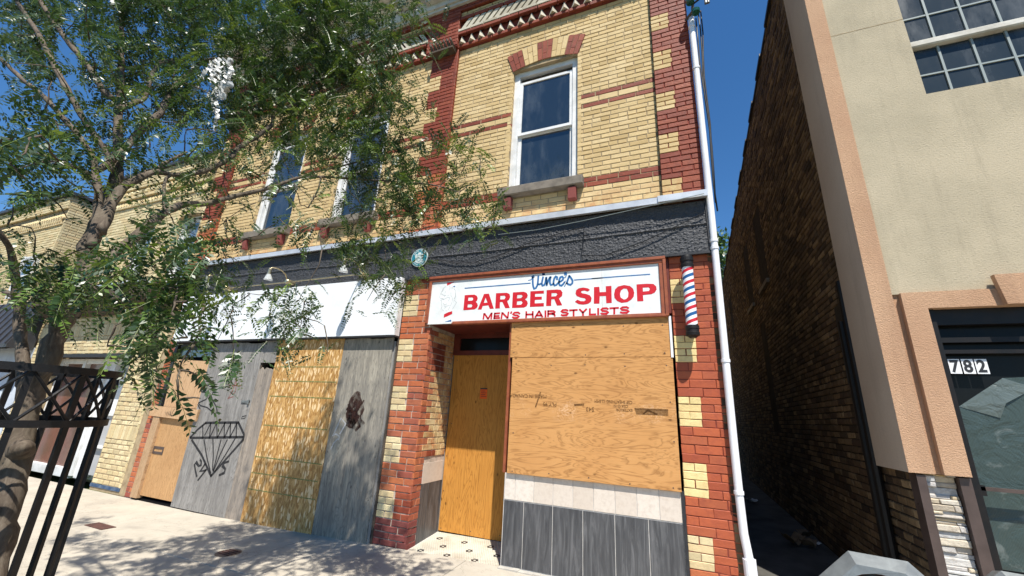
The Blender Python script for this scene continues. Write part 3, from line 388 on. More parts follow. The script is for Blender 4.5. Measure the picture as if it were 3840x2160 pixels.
"branches":[[[-2.546,-3.3,0.703,0.0531],[-2.623,-3.3,0.915,0.0519],[-2.657,-3.3,1.076,0.0493],[-2.706,-3.3,1.205,0.0463],[-2.744,-3.3,1.3,0.0474],[-2.777,-3.3,1.376,0.0399],[-2.792,-3.3,1.457,0.0442],[-2.819,-3.3,1.542,0.045],[-2.782,-3.3,1.649,0.0417],[-2.791,-3.3,1.748,0.0411],[-2.778,-3.3,1.829,0.0389],[-2.757,-3.3,1.982,0.0383],[-2.759,-3.3,2.122,0.0378],[-2.801,-3.3,2.245,0.0387],[-2.812,-3.3,2.341,0.0379],[-2.775,-3.3,2.456,0.034],[-2.793,-3.3,2.571,0.0318],[-2.819,-3.3,2.71,0.0266],[-2.913,-3.3,2.87,0.023],[-2.972,-3.3,2.97,0.0219],[-3.105,-3.3,3.202,0.0214],[-3.151,-3.3,3.305,0.0184],[-3.248,-3.3,3.489,0.0173],[-3.421,-3.3,3.798,0.0165],[-3.6,-3.3,4.101,0.0155],[-3.797,-3.3,4.48,0.0144]],[[-2.805,-3.3,1.482,0.0247],[-2.911,-3.3,1.553,0.0255],[-2.975,-3.3,1.602,0.0247],[-3.015,-3.31,1.697,0.0238],[-3.059,-3.32,1.757,0.0228],[-3.133,-3.33,1.845,0.0233],[-3.15,-3.35,1.949,0.0235],[-3.182,-3.37,2.016,0.0209],[-3.177,-3.4,2.095,0.018],[-3.175,-3.44,2.192,0.0152],[-3.12,-3.5,2.247,0.0121],[-3.12,-3.56,2.316,0.0093]],[[-3.163,-3.35,1.964,0.0139],[-3.72,-3.25,2.078,0.0144],[-4.317,-3.15,2.179,0.0146]],[[-2.426,-3.426,2.156,0.0192],[-2.511,-3.406,2.29,0.0189],[-2.611,-3.401,2.448,0.0171],[-2.661,-3.403,2.525,0.0175],[-2.716,-3.412,2.603,0.0164],[-2.776,-3.415,2.692,0.0126],[-2.905,-3.468,2.842,0.0129],[-3.014,-3.527,2.951,0.013],[-3.171,-3.586,3.089,0.0118],[-3.268,-3.633,3.157,0.0104],[-3.378,-3.675,3.244,0.0105],[-3.5,-3.716,3.336,0.0092]],[[-2.721,-3.36,2.653,0.0127],[-2.783,-3.363,2.752,0.0144],[-2.888,-3.409,2.869,0.0146],[-3.048,-3.468,3.048,0.015],[-3.216,-3.514,3.237,0.0155],[-3.356,-3.545,3.384,0.0144],[-3.539,-3.574,3.571,0.015],[-3.706,-3.598,3.738,0.0138],[-3.88,-3.627,3.894,0.0125],[-4.168,-3.666,4.151,0.0131]],[[-2.724,-3.406,2.619,0.0151],[-2.755,-3.363,2.707,0.0171],[-2.809,-3.307,2.844,0.018],[-2.889,-3.244,3.032,0.0191],[-2.949,-3.165,3.24,0.0186],[-2.964,-3.157,3.281,0.0188],[-3.022,-3.125,3.45,0.0195],[-3.059,-3.084,3.597,0.0165],[-3.14,-3.003,3.804,0.0155],[-3.185,-2.956,3.937,0.014],[-3.206,-2.886,4.052,0.0104],[-3.24,-2.736,4.222,0.0088]],[[-2.707,-3.415,2.587,0.0095],[-2.748,-3.487,2.606,0.008],[-2.772,-3.551,2.609,0.0078],[-2.798,-3.622,2.605,0.0063],[-2.803,-3.71,2.592,0.0049]],[[-3.037,-3.329,3.217,0.0145],[-3.074,-3.356,3.233,0.0177],[-3.149,-3.389,3.3,0.0162],[-3.248,-3.415,3.412,0.0165],[-3.377,-3.455,3.541,0.0152],[-3.502,-3.494,3.658,0.0155],[-3.636,-3.527,3.79,0.0141],[-3.8,-3.557,3.943,0.0145],[-4.069,-3.595,4.195,0.0133]],[[-2.996,-3.326,3.15,0.0143],[-3.032,-3.259,3.275,0.015],[-3.044,-3.228,3.335,0.0136],[-3.189,-3.181,3.682,0.0128],[-3.183,-3.118,3.794,0.0132],[-3.178,-3.125,3.767,0.0112],[-3.197,-3.026,3.918,0.0098]],[[-2.482,-3.399,2.248,0.0275],[-2.56,-3.368,2.388,0.0263],[-2.61,-3.341,2.49,0.0218],[-2.651,-3.31,2.573,0.0211],[-2.683,-3.263,2.647,0.0189],[-2.706,-3.21,2.723,0.0166],[-2.709,-3.175,2.759,0.0153],[-2.688,-3.123,2.77,0.014],[-2.686,-3.062,2.798,0.0128],[-2.717,-3.001,2.856,0.0132],[-2.757,-2.909,2.955,0.0156],[-2.788,-2.833,3.06,0.0163],[-2.843,-2.758,3.174,0.017],[-2.902,-2.69,3.317,0.0177],[-2.961,-2.569,3.505,0.0167],[-2.973,-2.471,3.695,0.0153],[-3.001,-2.41,3.909,0.0136],[-2.67,-2.054,4.421,0.0125],[-2.564,-2.025,4.933,0.0103]],[[-2.716,-3.185,2.762,0.0092],[-2.735,-3.154,2.829,0.0094],[-2.744,-3.11,2.9,0.008],[-2.781,-3.043,3.0,0.0067]],[[-2.296,-3.462,1.964,0.0222],[-2.36,-3.419,2.057,0.0222],[-2.386,-3.383,2.103,0.0217],[-2.414,-3.341,2.163,0.0212],[-2.469,-3.277,2.262,0.0224],[-2.524,-3.21,2.381,0.0223],[-2.555,-3.16,2.47,0.0217],[-2.569,-3.112,2.537,0.0194],[-2.6,-3.044,2.605,0.0171],[-2.637,-2.933,2.669,0.0164],[-2.68,-2.813,2.778,0.0157],[-2.757,-2.659,2.914,0.015],[-2.781,-2.52,3.034,0.0139],[-2.769,-2.422,3.131,0.0123],[-2.749,-2.324,3.239,0.0106],[-2.68,-2.21,3.313,0.011],[-2.439,-2.054,3.343,0.0089],[-2.153,-2.021,3.29,0.0065],[-1.683,-2.003,3.178,0.0051],[-1.423,-1.992,3.071,0.0039]],[[-2.769,-2.422,3.131,0.0082],[-2.691,-2.21,3.356,0.0088],[-2.531,-2.095,3.458,0.0067],[-2.256,-2.023,3.533,0.0067]],[[-2.558,-3.145,2.486,0.0117],[-2.677,-3.141,2.729,0.0077],[-2.712,-3.026,2.846,0.0065]],[[-2.401,-3.327,2.147,0.0063],[-2.388,-3.293,2.12,0.0063],[-2.343,-3.31,2.045,0.0049],[-2.313,-3.303,1.993,0.0036]],[[-2.643,-2.185,3.321,0.0077],[-2.626,-2.194,3.203,0.0065],[-2.635,-2.243,3.002,0.0053]]],
"clusters":[[-4.87,-3.52,4.44,22,0.202],[-4.93,-3.49,4.51,23,0.207],[-4.53,-3.48,4.31,20,0.195],[-4.28,-3.52,4.31,18,0.186],[-3.66,-3.55,3.93,11,0.164],[-4.0,-3.53,4.15,13,0.177],[-3.46,-3.53,3.83,10,0.159],[-2.83,-3.65,3.52,7,0.133],[-4.02,-3.32,4.42,25,0.193],[-3.6,-3.36,4.17,21,0.177],[-3.9,-3.19,4.53,16,0.2],[-3.6,-3.24,4.19,14,0.184],[-3.52,-3.21,4.35,18,0.186],[-3.8,-3.15,4.51,21,0.199],[-3.62,-3.01,4.6,34,0.204],[-3.41,-3.07,4.41,30,0.193],[-3.97,-2.74,5.14,45,0.236],[-3.84,-2.85,4.8,40,0.222],[-3.64,-2.68,5.0,43,0.229],[-3.14,-3.0,4.46,30,0.191],[-3.64,-2.57,5.03,45,0.236],[-3.29,-2.65,4.89,40,0.221],[-3.48,-2.4,5.33,50,0.247],[-2.92,-2.66,4.6,35,0.207],[-3.4,-2.34,5.31,50,0.248],[-3.27,-2.26,5.35,51,0.25],[-2.99,-2.33,5.15,46,0.237],[-2.95,-2.4,5.08,43,0.23],[-3.1,-2.05,5.61,46,0.262],[-2.71,-2.24,5.11,37,0.234],[-2.54,-2.06,5.24,31,0.242],[-2.53,-2.21,4.95,28,0.229],[-2.27,-2.03,5.24,17,0.237],[-2.22,-2.04,5.09,16,0.233],[-2.05,-2.06,5.11,11,0.229],[-1.97,-2.16,4.88,10,0.217],[-4.29,-3.55,3.99,22,0.18],[-3.72,-3.66,3.64,16,0.155],[-4.64,-3.46,4.24,16,0.197],[-3.75,-3.55,3.75,11,0.163],[-4.05,-3.48,4.0,4,0.178],[-3.7,-3.39,3.95,9,0.174],[-3.09,-3.53,3.51,6,0.145],[-3.26,-3.43,3.68,20,0.157],[-3.36,-3.39,3.74,21,0.162],[-3.53,-3.2,4.04,8,0.182],[-3.5,-3.19,4.06,18,0.182],[-3.49,-3.13,4.13,18,0.186],[-3.67,-2.93,4.45,35,0.207],[-3.12,-3.12,3.94,25,0.176],[-3.69,-2.75,4.58,32,0.22],[-3.45,-2.84,4.42,28,0.206],[-3.34,-2.73,4.42,36,0.21],[-3.4,-2.73,4.48,37,0.212],[-3.39,-2.56,4.7,41,0.225],[-3.23,-2.68,4.49,36,0.211],[-3.2,-2.5,4.81,41,0.226],[-3.0,-2.63,4.45,35,0.208],[-3.28,-2.26,5.1,49,0.245],[-3.13,-2.42,4.86,43,0.229],[-2.94,-2.33,4.86,43,0.23],[-2.91,-2.29,4.85,44,0.231],[-2.73,-2.21,4.74,43,0.229],[-2.81,-2.14,5.0,47,0.24],[-2.38,-2.15,4.79,34,0.225],[-2.49,-2.11,4.94,36,0.233],[-2.22,-2.06,4.7,27,0.225],[-2.18,-2.14,4.63,25,0.218],[-1.98,-2.13,4.61,9,0.214],[-1.77,-2.17,4.41,9,0.204],[-3.66,-3.63,3.53,7,0.152],[-3.04,-3.74,3.11,5,0.125],[-3.6,-3.55,3.54,13,0.156],[-3.87,-3.55,3.65,14,0.164],[-3.38,-3.49,3.44,5,0.152],[-3.02,-3.61,3.19,4,0.133],[-3.3,-3.37,3.52,13,0.158],[-2.77,-3.53,3.24,9,0.133],[-3.68,-3.17,3.96,23,0.185],[-3.41,-3.23,3.86,20,0.175],[-3.33,-3.1,3.82,13,0.179],[-3.71,-3.06,4.11,16,0.195],[-3.48,-2.96,4.07,25,0.194],[-2.9,-3.17,3.61,17,0.161],[-3.22,-2.96,3.97,14,0.187],[-3.15,-2.99,3.91,14,0.182],[-3.03,-2.85,4.0,11,0.188],[-3.06,-2.9,3.99,10,0.186],[-3.37,-2.57,4.52,26,0.22],[-3.1,-2.7,4.18,22,0.202],[-3.17,-2.46,4.36,39,0.219],[-3.04,-2.55,4.24,36,0.209],[-3.32,-2.14,4.94,51,0.25],[-2.97,-2.37,4.49,40,0.222],[-2.9,-2.17,4.73,45,0.235],[-2.86,-2.25,4.56,42,0.227],[-2.61,-2.18,4.47,41,0.223],[-2.7,-2.18,4.5,42,0.226],[-2.64,-2.02,4.66,23,0.236],[-2.1,-2.31,4.19,16,0.2],[-2.26,-2.06,4.5,2,0.222],[-3.44,-3.64,3.25,5,0.142],[-3.43,-3.55,3.32,9,0.148],[-3.42,-3.58,3.29,9,0.146],[-2.81,-3.65,3.0,2,0.123],[-3.5,-3.31,3.51,8,0.166],[-3.15,-3.36,3.42,7,0.154],[-3.67,-3.1,3.76,23,0.185],[-3.52,-3.19,3.71,21,0.176],[-3.58,-3.01,3.82,15,0.189],[-3.01,-3.21,3.43,10,0.159],[-3.2,-3.05,3.62,20,0.175],[-2.89,-3.19,3.47,17,0.158],[-3.15,-2.95,3.7,13,0.181],[-2.86,-3.08,3.5,11,0.164],[-3.23,-2.74,4.01,12,0.199],[-3.18,-2.77,3.94,11,0.195],[-3.08,-2.64,4.08,27,0.202],[-3.02,-2.62,3.96,27,0.2],[-3.25,-2.29,4.33,43,0.229],[-3.1,-2.51,4.1,36,0.21],[-3.14,-2.26,4.34,43,0.229],[-3.15,-2.26,4.45,43,0.231],[-3.07,-2.0,4.6,49,0.246],[-2.89,-2.18,4.34,42,0.227],[-2.72,-2.11,4.45,43,0.229],[-2.86,-2.05,4.57,46,0.238],[-2.44,-2.02,4.47,35,0.228],[-2.3,-2.1,4.22,31,0.216],[-2.22,-2.1,4.29,19,0.216],[-2.26,-1.99,4.36,20,0.223],[-1.95,-2.07,4.2,6,0.209],[-3.22,-3.66,2.98,2,0.131],[-2.84,-3.67,2.79,4,0.119],[-2.81,-3.63,2.84,4,0.121],[-3.18,-3.48,3.14,5,0.143],[-3.43,-3.26,3.31,7,0.163],[-3.08,-3.29,3.26,12,0.153],[-2.85,-3.37,3.15,11,0.142],[-3.2,-3.13,3.42,8,0.167],[-3.22,-3.11,3.37,8,0.168],[-3.2,-3.01,3.46,16,0.174],[-3.22,-2.97,3.54,17,0.179],[-2.88,-3.03,3.34,18,0.164],[-2.96,-3.0,3.41,19,0.168],[-2.84,-2.91,3.53,20,0.173],[-3.15,-2.68,3.75,26,0.196],[-3.11,-2.64,3.86,26,0.199],[-3.01,-2.71,3.73,24,0.191],[-3.37,-2.34,4.19,42,0.227],[-3.01,-2.51,3.85,34,0.204],[-3.04,-2.33,4.05,39,0.218],[-2.91,-2.31,3.9,37,0.213],[-3.0,-2.12,4.28,44,0.232],[-2.77,-2.22,4.01,38,0.216],[-2.58,-2.07,4.01,39,0.22],[-2.59,-2.13,3.98,38,0.217],[-2.52,-1.99,4.23,34,0.227],[-2.26,-2.12,4.0,30,0.21],[-2.2,-2.04,4.09,24,0.215],[-1.96,-2.21,3.85,20,0.196],[-2.0,-2.02,4.03,9,0.21],[-1.92,-2.04,4.01,9,0.207],[-3.22,-3.59,2.84,9,0.132],[-2.6,-3.72,2.57,6,0.107],[-3.17,-3.52,2.87,10,0.136],[-2.12,-3.77,2.42,4,0.091],[-2.7,-3.6,2.75,6,0.118],[-2.95,-3.55,2.85,7,0.129],[-3.17,-3.4,2.95,5,0.143],[-3.07,-3.37,3.04,9,0.144],[-3.16,-3.29,3.01,9,0.15],[-3.09,-3.24,3.09,10,0.153],[-2.87,-3.32,3.04,8,0.143],[-3.03,-3.12,3.22,8,0.16],[-2.57,-3.32,2.87,5,0.133],[-2.79,-3.1,3.17,7,0.155],[-2.67,-3.13,3.07,6,0.149],[-2.83,-2.93,3.19,6,0.165],[-2.44,-3.11,3.01,5,0.144],[-3.14,-2.71,3.57,13,0.191],[-2.64,-2.98,3.16,9,0.158],[-3.04,-2.6,3.6,17,0.195],[-2.83,-2.73,3.39,14,0.18],[-3.05,-2.43,3.71,19,0.206],[-3.01,-2.33,3.69,20,0.21],[-3.12,-2.17,3.98,23,0.227],[-2.93,-2.29,3.85,20,0.213],[-2.69,-2.18,3.71,20,0.212],[-2.65,-2.21,3.78,20,0.21],[-2.53,-2.1,3.74,20,0.213],[-2.63,-2.14,3.8,21,0.214],[-2.29,-2.13,3.76,35,0.206],[-2.28,-2.16,3.72,34,0.204],[-2.18,-1.95,3.74,24,0.213],[-1.99,-2.05,3.67,22,0.202],[-1.89,-1.92,3.8,2,0.209],[-1.65,-1.94,3.7,5,0.201],[-1.55,-1.93,3.76,2,0.2],[-2.82,-3.65,2.55,7,0.115],[-1.93,-3.85,2.21,3,0.078],[-2.87,-3.6,2.59,10,0.12],[-2.38,-3.67,2.43,7,0.102],[-2.76,-3.52,2.64,6,0.122],[-2.21,-3.68,2.39,4,0.097],[-2.82,-3.45,2.72,3,0.129],[-2.78,-3.47,2.72,3,0.127],[-3.0,-3.27,2.86,9,0.145],[-2.78,-3.4,2.71,7,0.131],[-2.77,-3.28,2.76,6,0.137],[-2.65,-3.35,2.77,5,0.131],[-2.92,-3.16,2.91,7,0.15],[-2.54,-3.31,2.79,5,0.131],[-2.67,-3.08,2.9,5,0.148],[-2.77,-3.09,2.94,5,0.151],[-2.96,-2.89,3.1,8,0.169],[-2.48,-3.14,2.91,6,0.141],[-2.84,-2.79,3.21,11,0.173],[-2.77,-2.81,3.11,10,0.169],[-3.15,-2.53,3.41,14,0.198],[-3.0,-2.49,3.43,14,0.197],[-3.07,-2.27,3.62,17,0.213],[-2.85,-2.42,3.42,14,0.197],[-2.84,-2.35,3.54,15,0.203],[-2.81,-2.3,3.56,15,0.205],[-2.69,-2.11,3.53,20,0.212],[-2.47,-2.26,3.36,17,0.196],[-2.48,-2.21,3.55,18,0.202],[-2.42,-2.23,3.47,18,0.198],[-2.27,-2.04,3.62,35,0.208],[-2.15,-2.18,3.44,31,0.194],[-2.13,-1.97,3.53,13,0.207],[-1.85,-2.16,3.3,10,0.186],[-1.82,-1.98,3.52,2,0.199],[-1.72,-1.86,3.57,13,0.204],[-1.54,-2.01,3.42,11,0.189],[-1.41,-1.92,3.39,11,0.191],[-1.47,-1.95,3.46,11,0.192],[-1.26,-2.03,3.34,1,0.181],[-2.43,-3.72,2.37,5,0.099],[-2.57,-3.7,2.37,6,0.103],[-2.44,-3.65,2.33,7,0.102],[-1.93,-3.79,2.17,4,0.081],[-2.85,-3.5,2.59,6,0.124],[-2.95,-3.46,2.6,7,0.129],[-2.94,-3.38,2.58,5,0.133],[-2.45,-3.53,2.49,4,0.112],[-2.67,-3.36,2.59,3,0.128],[-2.59,-3.4,2.52,3,0.123],[-2.8,-3.2,2.7,1,0.141],[-2.81,-3.19,2.78,1,0.144],[-2.74,-3.05,2.74,5,0.149],[-2.61,-3.08,2.77,5,0.145],[-2.91,-2.82,3.02,8,0.17],[-2.86,-2.87,2.86,8,0.163],[-2.9,-2.74,3.05,5,0.175],[-2.7,-2.84,2.89,4,0.161],[-2.98,-2.54,3.22,4,0.19],[-2.87,-2.51,3.08,4,0.186],[-2.9,-2.32,3.18,9,0.199],[-2.84,-2.49,3.2,8,0.189],[-2.8,-2.35,3.28,4,0.197],[-2.57,-2.45,3.09,4,0.183],[-2.76,-2.14,3.35,7,0.209],[-2.4,-2.35,3.22,6,0.187],[-2.48,-2.11,3.34,7,0.204],[-2.29,-2.22,3.13,6,0.19],[-2.39,-1.95,3.38,36,0.211],[-2.42,-1.96,3.4,36,0.211],[-2.06,-1.93,3.36,28,0.204],[-1.94,-2.09,3.17,24,0.19],[-1.95,-1.94,3.34,21,0.201],[-1.89,-2.02,3.29,20,0.195],[-1.58,-1.92,3.28,8,0.193],[-1.55,-1.99,3.14,7,0.186],[-1.49,-1.89,3.31,9,0.193],[-1.27,-1.96,3.18,1,0.182],[-2.89,-3.58,2.38,2,0.117],[-3.01,-3.49,2.43,4,0.126],[-2.92,-3.45,2.46,2,0.126],[-2.86,-3.37,2.52,1,0.131],[-2.52,-3.35,2.48,1,0.123],[-2.42,-3.27,2.41,1,0.124],[-2.69,-3.05,2.59,2,0.145],[-2.52,-3.13,2.51,2,0.135],[-2.7,-2.91,2.73,3,0.155],[-2.87,-2.8,2.8,3,0.166],[-2.95,-2.71,2.92,4,0.175],[-2.78,-2.6,2.96,4,0.178],[-2.99,-2.42,3.01,4,0.193],[-2.87,-2.36,3.08,3,0.194],[-2.59,-2.35,2.97,4,0.187],[-2.42,-2.44,2.97,4,0.178],[-2.61,-2.24,3.12,1,0.196],[-2.45,-2.01,3.07,1,0.203],[-2.44,-1.9,3.17,13,0.211],[-2.27,-2.05,3.05,12,0.197],[-2.17,-1.92,3.1,27,0.203],[-1.93,-2.01,3.06,25,0.192],[-1.83,-1.98,2.99,24,0.19],[-1.81,-2.06,3.03,23,0.186],[-1.53,-2.02,2.96,13,0.181],[-1.63,-2.0,3.02,14,0.185],[-1.31,-2.06,2.87,9,0.171],[-1.32,-2.13,2.9,9,0.169],[-1.15,-2.01,2.9,9,0.171],[-1.1,-2.05,2.85,8,0.167],[-2.87,-3.57,2.26,1,0.115],[-2.85,-3.5,2.27,1,0.119],[-2.98,-3.36,2.41,1,0.132],[-2.54,-3.29,2.38,1,0.125],[-2.32,-3.24,2.32,3,0.122],[-2.33,-3.24,2.34,3,0.122],[-2.55,-3.09,2.44,3,0.137],[-2.59,-3.1,2.49,3,0.138],[-2.71,-2.85,2.62,6,0.156],[-2.55,-2.98,2.43,5,0.143],[-3.11,-2.53,2.83,6,0.187],[-3.24,-2.5,2.79,6,0.19],[-2.68,-2.54,2.64,2,0.173],[-2.5,-2.54,2.74,2,0.17],[-2.24,-2.52,2.65,6,0.164],[-2.33,-2.5,2.61,6,0.167],[-2.11,-2.46,2.68,3,0.165],[-2.1,-2.54,2.58,3,0.158],[-2.37,-2.01,2.92,3,0.199],[-2.19,-1.93,2.91,2,0.199],[-2.04,-1.97,2.85,8,0.193],[-2.04,-1.92,2.87,8,0.195],[-1.87,-1.91,2.86,11,0.192],[-1.77,-2.04,2.74,10,0.181],[-1.63,-1.97,2.84,1,0.183],[-1.31,-1.97,2.84,9,0.176],[-1.34,-2.11,2.71,8,0.167],[-1.19,-2.05,2.7,6,0.166],[-1.09,-2.06,2.74,6,0.164],[-3.15,-3.44,2.17,1,0.127],[-2.87,-3.45,2.14,4,0.119],[-2.54,-3.47,2.09,3,0.11],[-2.22,-3.5,2.07,1,0.101],[-2.2,-3.45,2.07,1,0.103],[-1.89,-3.48,2.04,2,0.094],[-2.05,-3.43,2.08,2,0.101],[-1.8,-3.48,2.09,3,0.093],[-1.87,-3.43,2.11,3,0.098],[-1.73,-3.44,2.02,3,0.092],[-1.67,-3.44,2.04,3,0.091],[-1.56,-3.47,2.06,3,0.088],[-1.47,-3.48,2.01,3,0.084],[-3.07,-2.51,2.57,7,0.182],[-2.98,-2.54,2.63,7,0.179],[-2.84,-2.54,2.61,1,0.176],[-2.09,-2.5,2.48,1,0.159],[-2.49,-1.94,2.83,28,0.204],[-2.35,-2.01,2.68,25,0.194],[-2.21,-1.9,2.67,21,0.197],[-2.38,-1.87,2.7,22,0.203],[-2.01,-2.02,2.69,9,0.186],[-3.21,-3.42,2.14,2,0.129],[-2.8,-3.45,2.07,9,0.117],[-2.84,-3.44,2.01,9,0.117],[-2.65,-3.42,2.05,9,0.114],[-2.45,-3.47,1.99,7,0.106],[-2.17,-3.48,1.95,5,0.099],[-2.25,-3.48,1.98,5,0.101],[-2.19,-3.44,2.03,4,0.103],[-2.0,-3.49,1.95,4,0.094],[-2.0,-3.45,2.01,5,0.098],[-2.01,-3.45,2.0,5,0.097],[-1.76,-3.5,1.98,5,0.089],[-1.8,-3.43,1.98,6,0.093],[-1.66,-3.48,1.97,5,0.087],[-1.6,-3.47,1.92,5,0.086],[-1.5,-3.46,1.96,4,0.085],[-1.53,-3.43,1.97,4,0.087],[-3.0,-2.49,2.43,10,0.179],[-3.11,-2.46,2.38,10,0.182],[-2.18,-1.9,2.55,5,0.194],[-1.93,-2.06,2.45,13,0.178],[-1.91,-1.96,2.42,14,0.183],[-1.68,-2.03,2.45,8,0.174],[-3.1,-3.43,1.98,2,0.123],[-2.73,-3.43,1.96,9,0.114],[-2.68,-3.45,1.89,8,0.111],[-2.44,-3.44,1.95,8,0.107],[-2.44,-3.45,1.91,7,0.106],[-2.3,-3.42,1.91,6,0.104],[-2.28,-3.46,1.91,5,0.102],[-2.05,-3.47,1.88,5,0.095],[-2.06,-3.45,1.87,5,0.096],[-1.96,-3.44,1.89,6,0.095],[-1.9,-3.46,1.87,6,0.092],[-1.67,-3.48,1.89,5,0.086],[-1.73,-3.44,1.9,5,0.09],[-1.63,-3.43,1.9,5,0.088],[-1.54,-3.49,1.83,4,0.082],[-1.43,-3.46,1.82,3,0.081],[-1.49,-3.45,1.84,4,0.083],[-2.81,-2.51,2.14,6,0.168],[-2.84,-2.48,2.14,6,0.171],[-2.66,-2.51,2.22,7,0.166],[-2.37,-2.49,2.19,8,0.16],[-2.37,-2.55,2.15,7,0.157],[-2.15,-2.5,2.14,10,0.154],[-2.17,-2.52,2.16,10,0.154],[-2.09,-2.03,2.27,8,0.18],[-1.81,-2.01,2.34,9,0.176],[-1.81,-2.13,2.24,8,0.168],[-2.46,-3.46,1.78,1,0.103],[-2.33,-3.5,1.82,1,0.099],[-2.28,-3.43,1.82,1,0.102],[-1.85,-3.49,1.76,1,0.088],[-1.84,-3.44,1.8,2,0.091],[-1.98,-3.42,1.82,3,0.095],[-1.65,-3.48,1.75,4,0.083],[-1.63,-3.47,1.74,4,0.083],[-1.59,-3.46,1.8,4,0.084],[-1.52,-3.5,1.79,3,0.08],[-1.4,-3.47,1.74,2,0.078],[-1.39,-3.49,1.76,2,0.077],[-2.72,-2.55,2.04,7,0.162],[-2.35,-2.52,2.04,10,0.156],[-2.41,-2.52,2.05,10,0.157],[-2.09,-2.54,2.03,9,0.149],[-2.19,-2.46,1.99,10,0.154],[-1.91,-2.53,1.97,1,0.144],[-1.88,-3.48,1.69,1,0.088],[-1.73,-3.49,1.69,1,0.084],[-1.83,-3.44,1.69,2,0.088],[-1.64,-3.47,1.69,5,0.082],[-1.74,-3.43,1.7,5,0.087],[-1.51,-3.44,1.72,3,0.082],[-1.5,-3.49,1.7,3,0.078],[-1.41,-3.47,1.69,1,0.077],[-2.95,-2.46,1.91,1,0.17],[-2.14,-2.5,1.89,7,0.149],[-2.18,-2.5,1.84,7,0.149],[-1.83,-2.55,1.8,1,0.138],[-1.69,-3.47,1.6,1,0.082],[-1.67,-3.49,1.6,1,0.08],[-1.61,-3.44,1.6,3,0.082],[-1.62,-3.44,1.61,3,0.082],[-1.43,-3.48,1.61,2,0.076],[-1.39,-3.5,1.58,2,0.073],[-1.42,-3.43,1.6,2,0.078],[-2.7,-2.47,1.7,5,0.16],[-2.7,-2.48,1.76,5,0.16],[-1.57,-3.43,1.52,1,0.08],[-1.39,-3.48,1.52,1,0.073],[-1.31,-3.47,1.53,1,0.072],[-4.92,-3.56,4.65,28,0.205],[-4.03,-3.68,4.16,19,0.17],[-5.48,-3.42,5.29,37,0.237],[-4.14,-3.63,4.29,21,0.177],[-4.37,-3.45,4.67,26,0.199],[-4.29,-3.48,4.6,25,0.195],[-4.01,-3.41,4.5,24,0.19],[-3.7,-3.53,4.23,20,0.172],[-4.13,-3.35,4.67,26,0.199],[-3.46,-3.44,4.24,20,0.171],[-3.44,-3.36,4.3,21,0.176],[-3.04,-3.48,4.0,16,0.155],[-3.94,-3.16,4.81,29,0.207],[-3.09,-3.35,4.09,18,0.165],[-3.74,-3.07,4.72,28,0.206],[-3.81,-3.08,4.88,29,0.21],[-3.58,-2.91,4.87,30,0.213],[-3.7,-2.93,4.98,31,0.217],[-3.76,-2.75,5.12,36,0.231],[-3.61,-2.83,5.16,33,0.224],[-3.9,-2.5,5.68,44,0.257],[-3.76,-2.56,5.52,41,0.248],[-3.48,-2.52,5.5,40,0.243],[-3.29,-2.5,5.31,37,0.237],[-3.32,-2.33,5.57,42,0.251],[-3.23,-2.5,5.43,38,0.238],[-3.09,-2.36,5.38,39,0.241],[-3.08,-2.34,5.49,40,0.244],[-2.77,-2.18,5.5,40,0.246],[-2.94,-2.2,5.46,41,0.248]],
"bag":[[-3.032,-2.98,3.879],[-2.745,-2.98,3.796],[-2.913,-2.98,3.646],[-2.673,-2.98,3.553],[-2.857,-2.98,3.462],[-2.69,-2.98,3.445],[-2.737,-2.98,3.316],[-2.685,-2.98,3.165]]}
# ============================================================ SETTING
def zg(x): return max(0.,min(.10,(x+5.4)*.033))
def slab(par,x0,x1,y0,y1,mat='concrete',name='paving_slab',dz=0.,c=.006,y0z=None):
    mb=MB(); g=.004; a,b=x0+g,x1-g; p,q=y0+g,y1-g
    def h(x,y): return zg(x)*max(0,1+y/6.)+dz
    vs=[(a,p,-.12),(b,p,-.12),(b,q,-.12),(a,q,-.12),(a,p,h(a,p)-c),(b,p,h(b,p)-c),(b,q,h(b,q)-c),(a,q,h(a,q)-c),(a+c,p+c,h(a,p)),(b-c,p+c,h(b,p)),(b-c,q-c,h(b,q)),(a+c,q-c,h(a,q))]
    mb.add(vs,[(8,9,10,11),(4,5,9,8),(5,6,10,9),(6,7,11,10),(7,4,8,11),(0,1,5,4),(1,2,6,5),(2,3,7,6),(3,0,4,7)]); mb.build(name,mat,par)
g=MB(); g.box(-60,60,-60,80,-.5,-.16); o=g.build('ground','far_grass'); o['kind']='structure'
g=MB(); g.box(-60,60,-14,-3.75,-.3,-.125); o=g.build('road','asphalt'); o['kind']='structure'
pv=bpy.data.objects.new('pavement',None); C.objects.link(pv); pv['kind']='structure'
XS=[-19.4,-17.2,-15.05,-12.9,-10.75,-8.6,-6.45,-4.12,-2.15,0,2.15,4.3,6.45]
for i in range(len(XS)-1):
    slab(pv,XS[i],XS[i+1],-1.2,0); 
    slab(pv,XS[i],XS[i+1],-2.4,-1.2); slab(pv,XS[i],XS[i+1],-3.6,-2.4)
    slab(pv,XS[i],XS[i+1],-3.75,-3.6,'curb_concrete','kerb_stone')
MB().box(-19.4,6.45,-3.7,0,-.2,-.02).build('slab_bed','mortar_dark',pv)
al=MB(); al.box(.37,1.62,0,20,-.1,.09); o=al.build('alley_path','alley_ground'); o['kind']='structure'
gr=MB(); gr.box(-.06,.06,-.02,.02,0,.006); 
dr=thing('drain_cover','small rusty rectangular iron cover set in the pale pavement','drain cover',loc=(0,0,0)); MB().box(-6.78,-6.40,-1.06,-.92,-.02,.008,c=0).build('plate','drain_iron',dr)
mh=thing('utility_cover','round dark iron cover set in the tree-shaded pavement','utility cover'); MB().cyl((-4.42,-.9,-.02),(-4.42,-.9,zg(-4.42)*.85+.006),.12,n=28).build('cover_plate','brown_metal',mh)
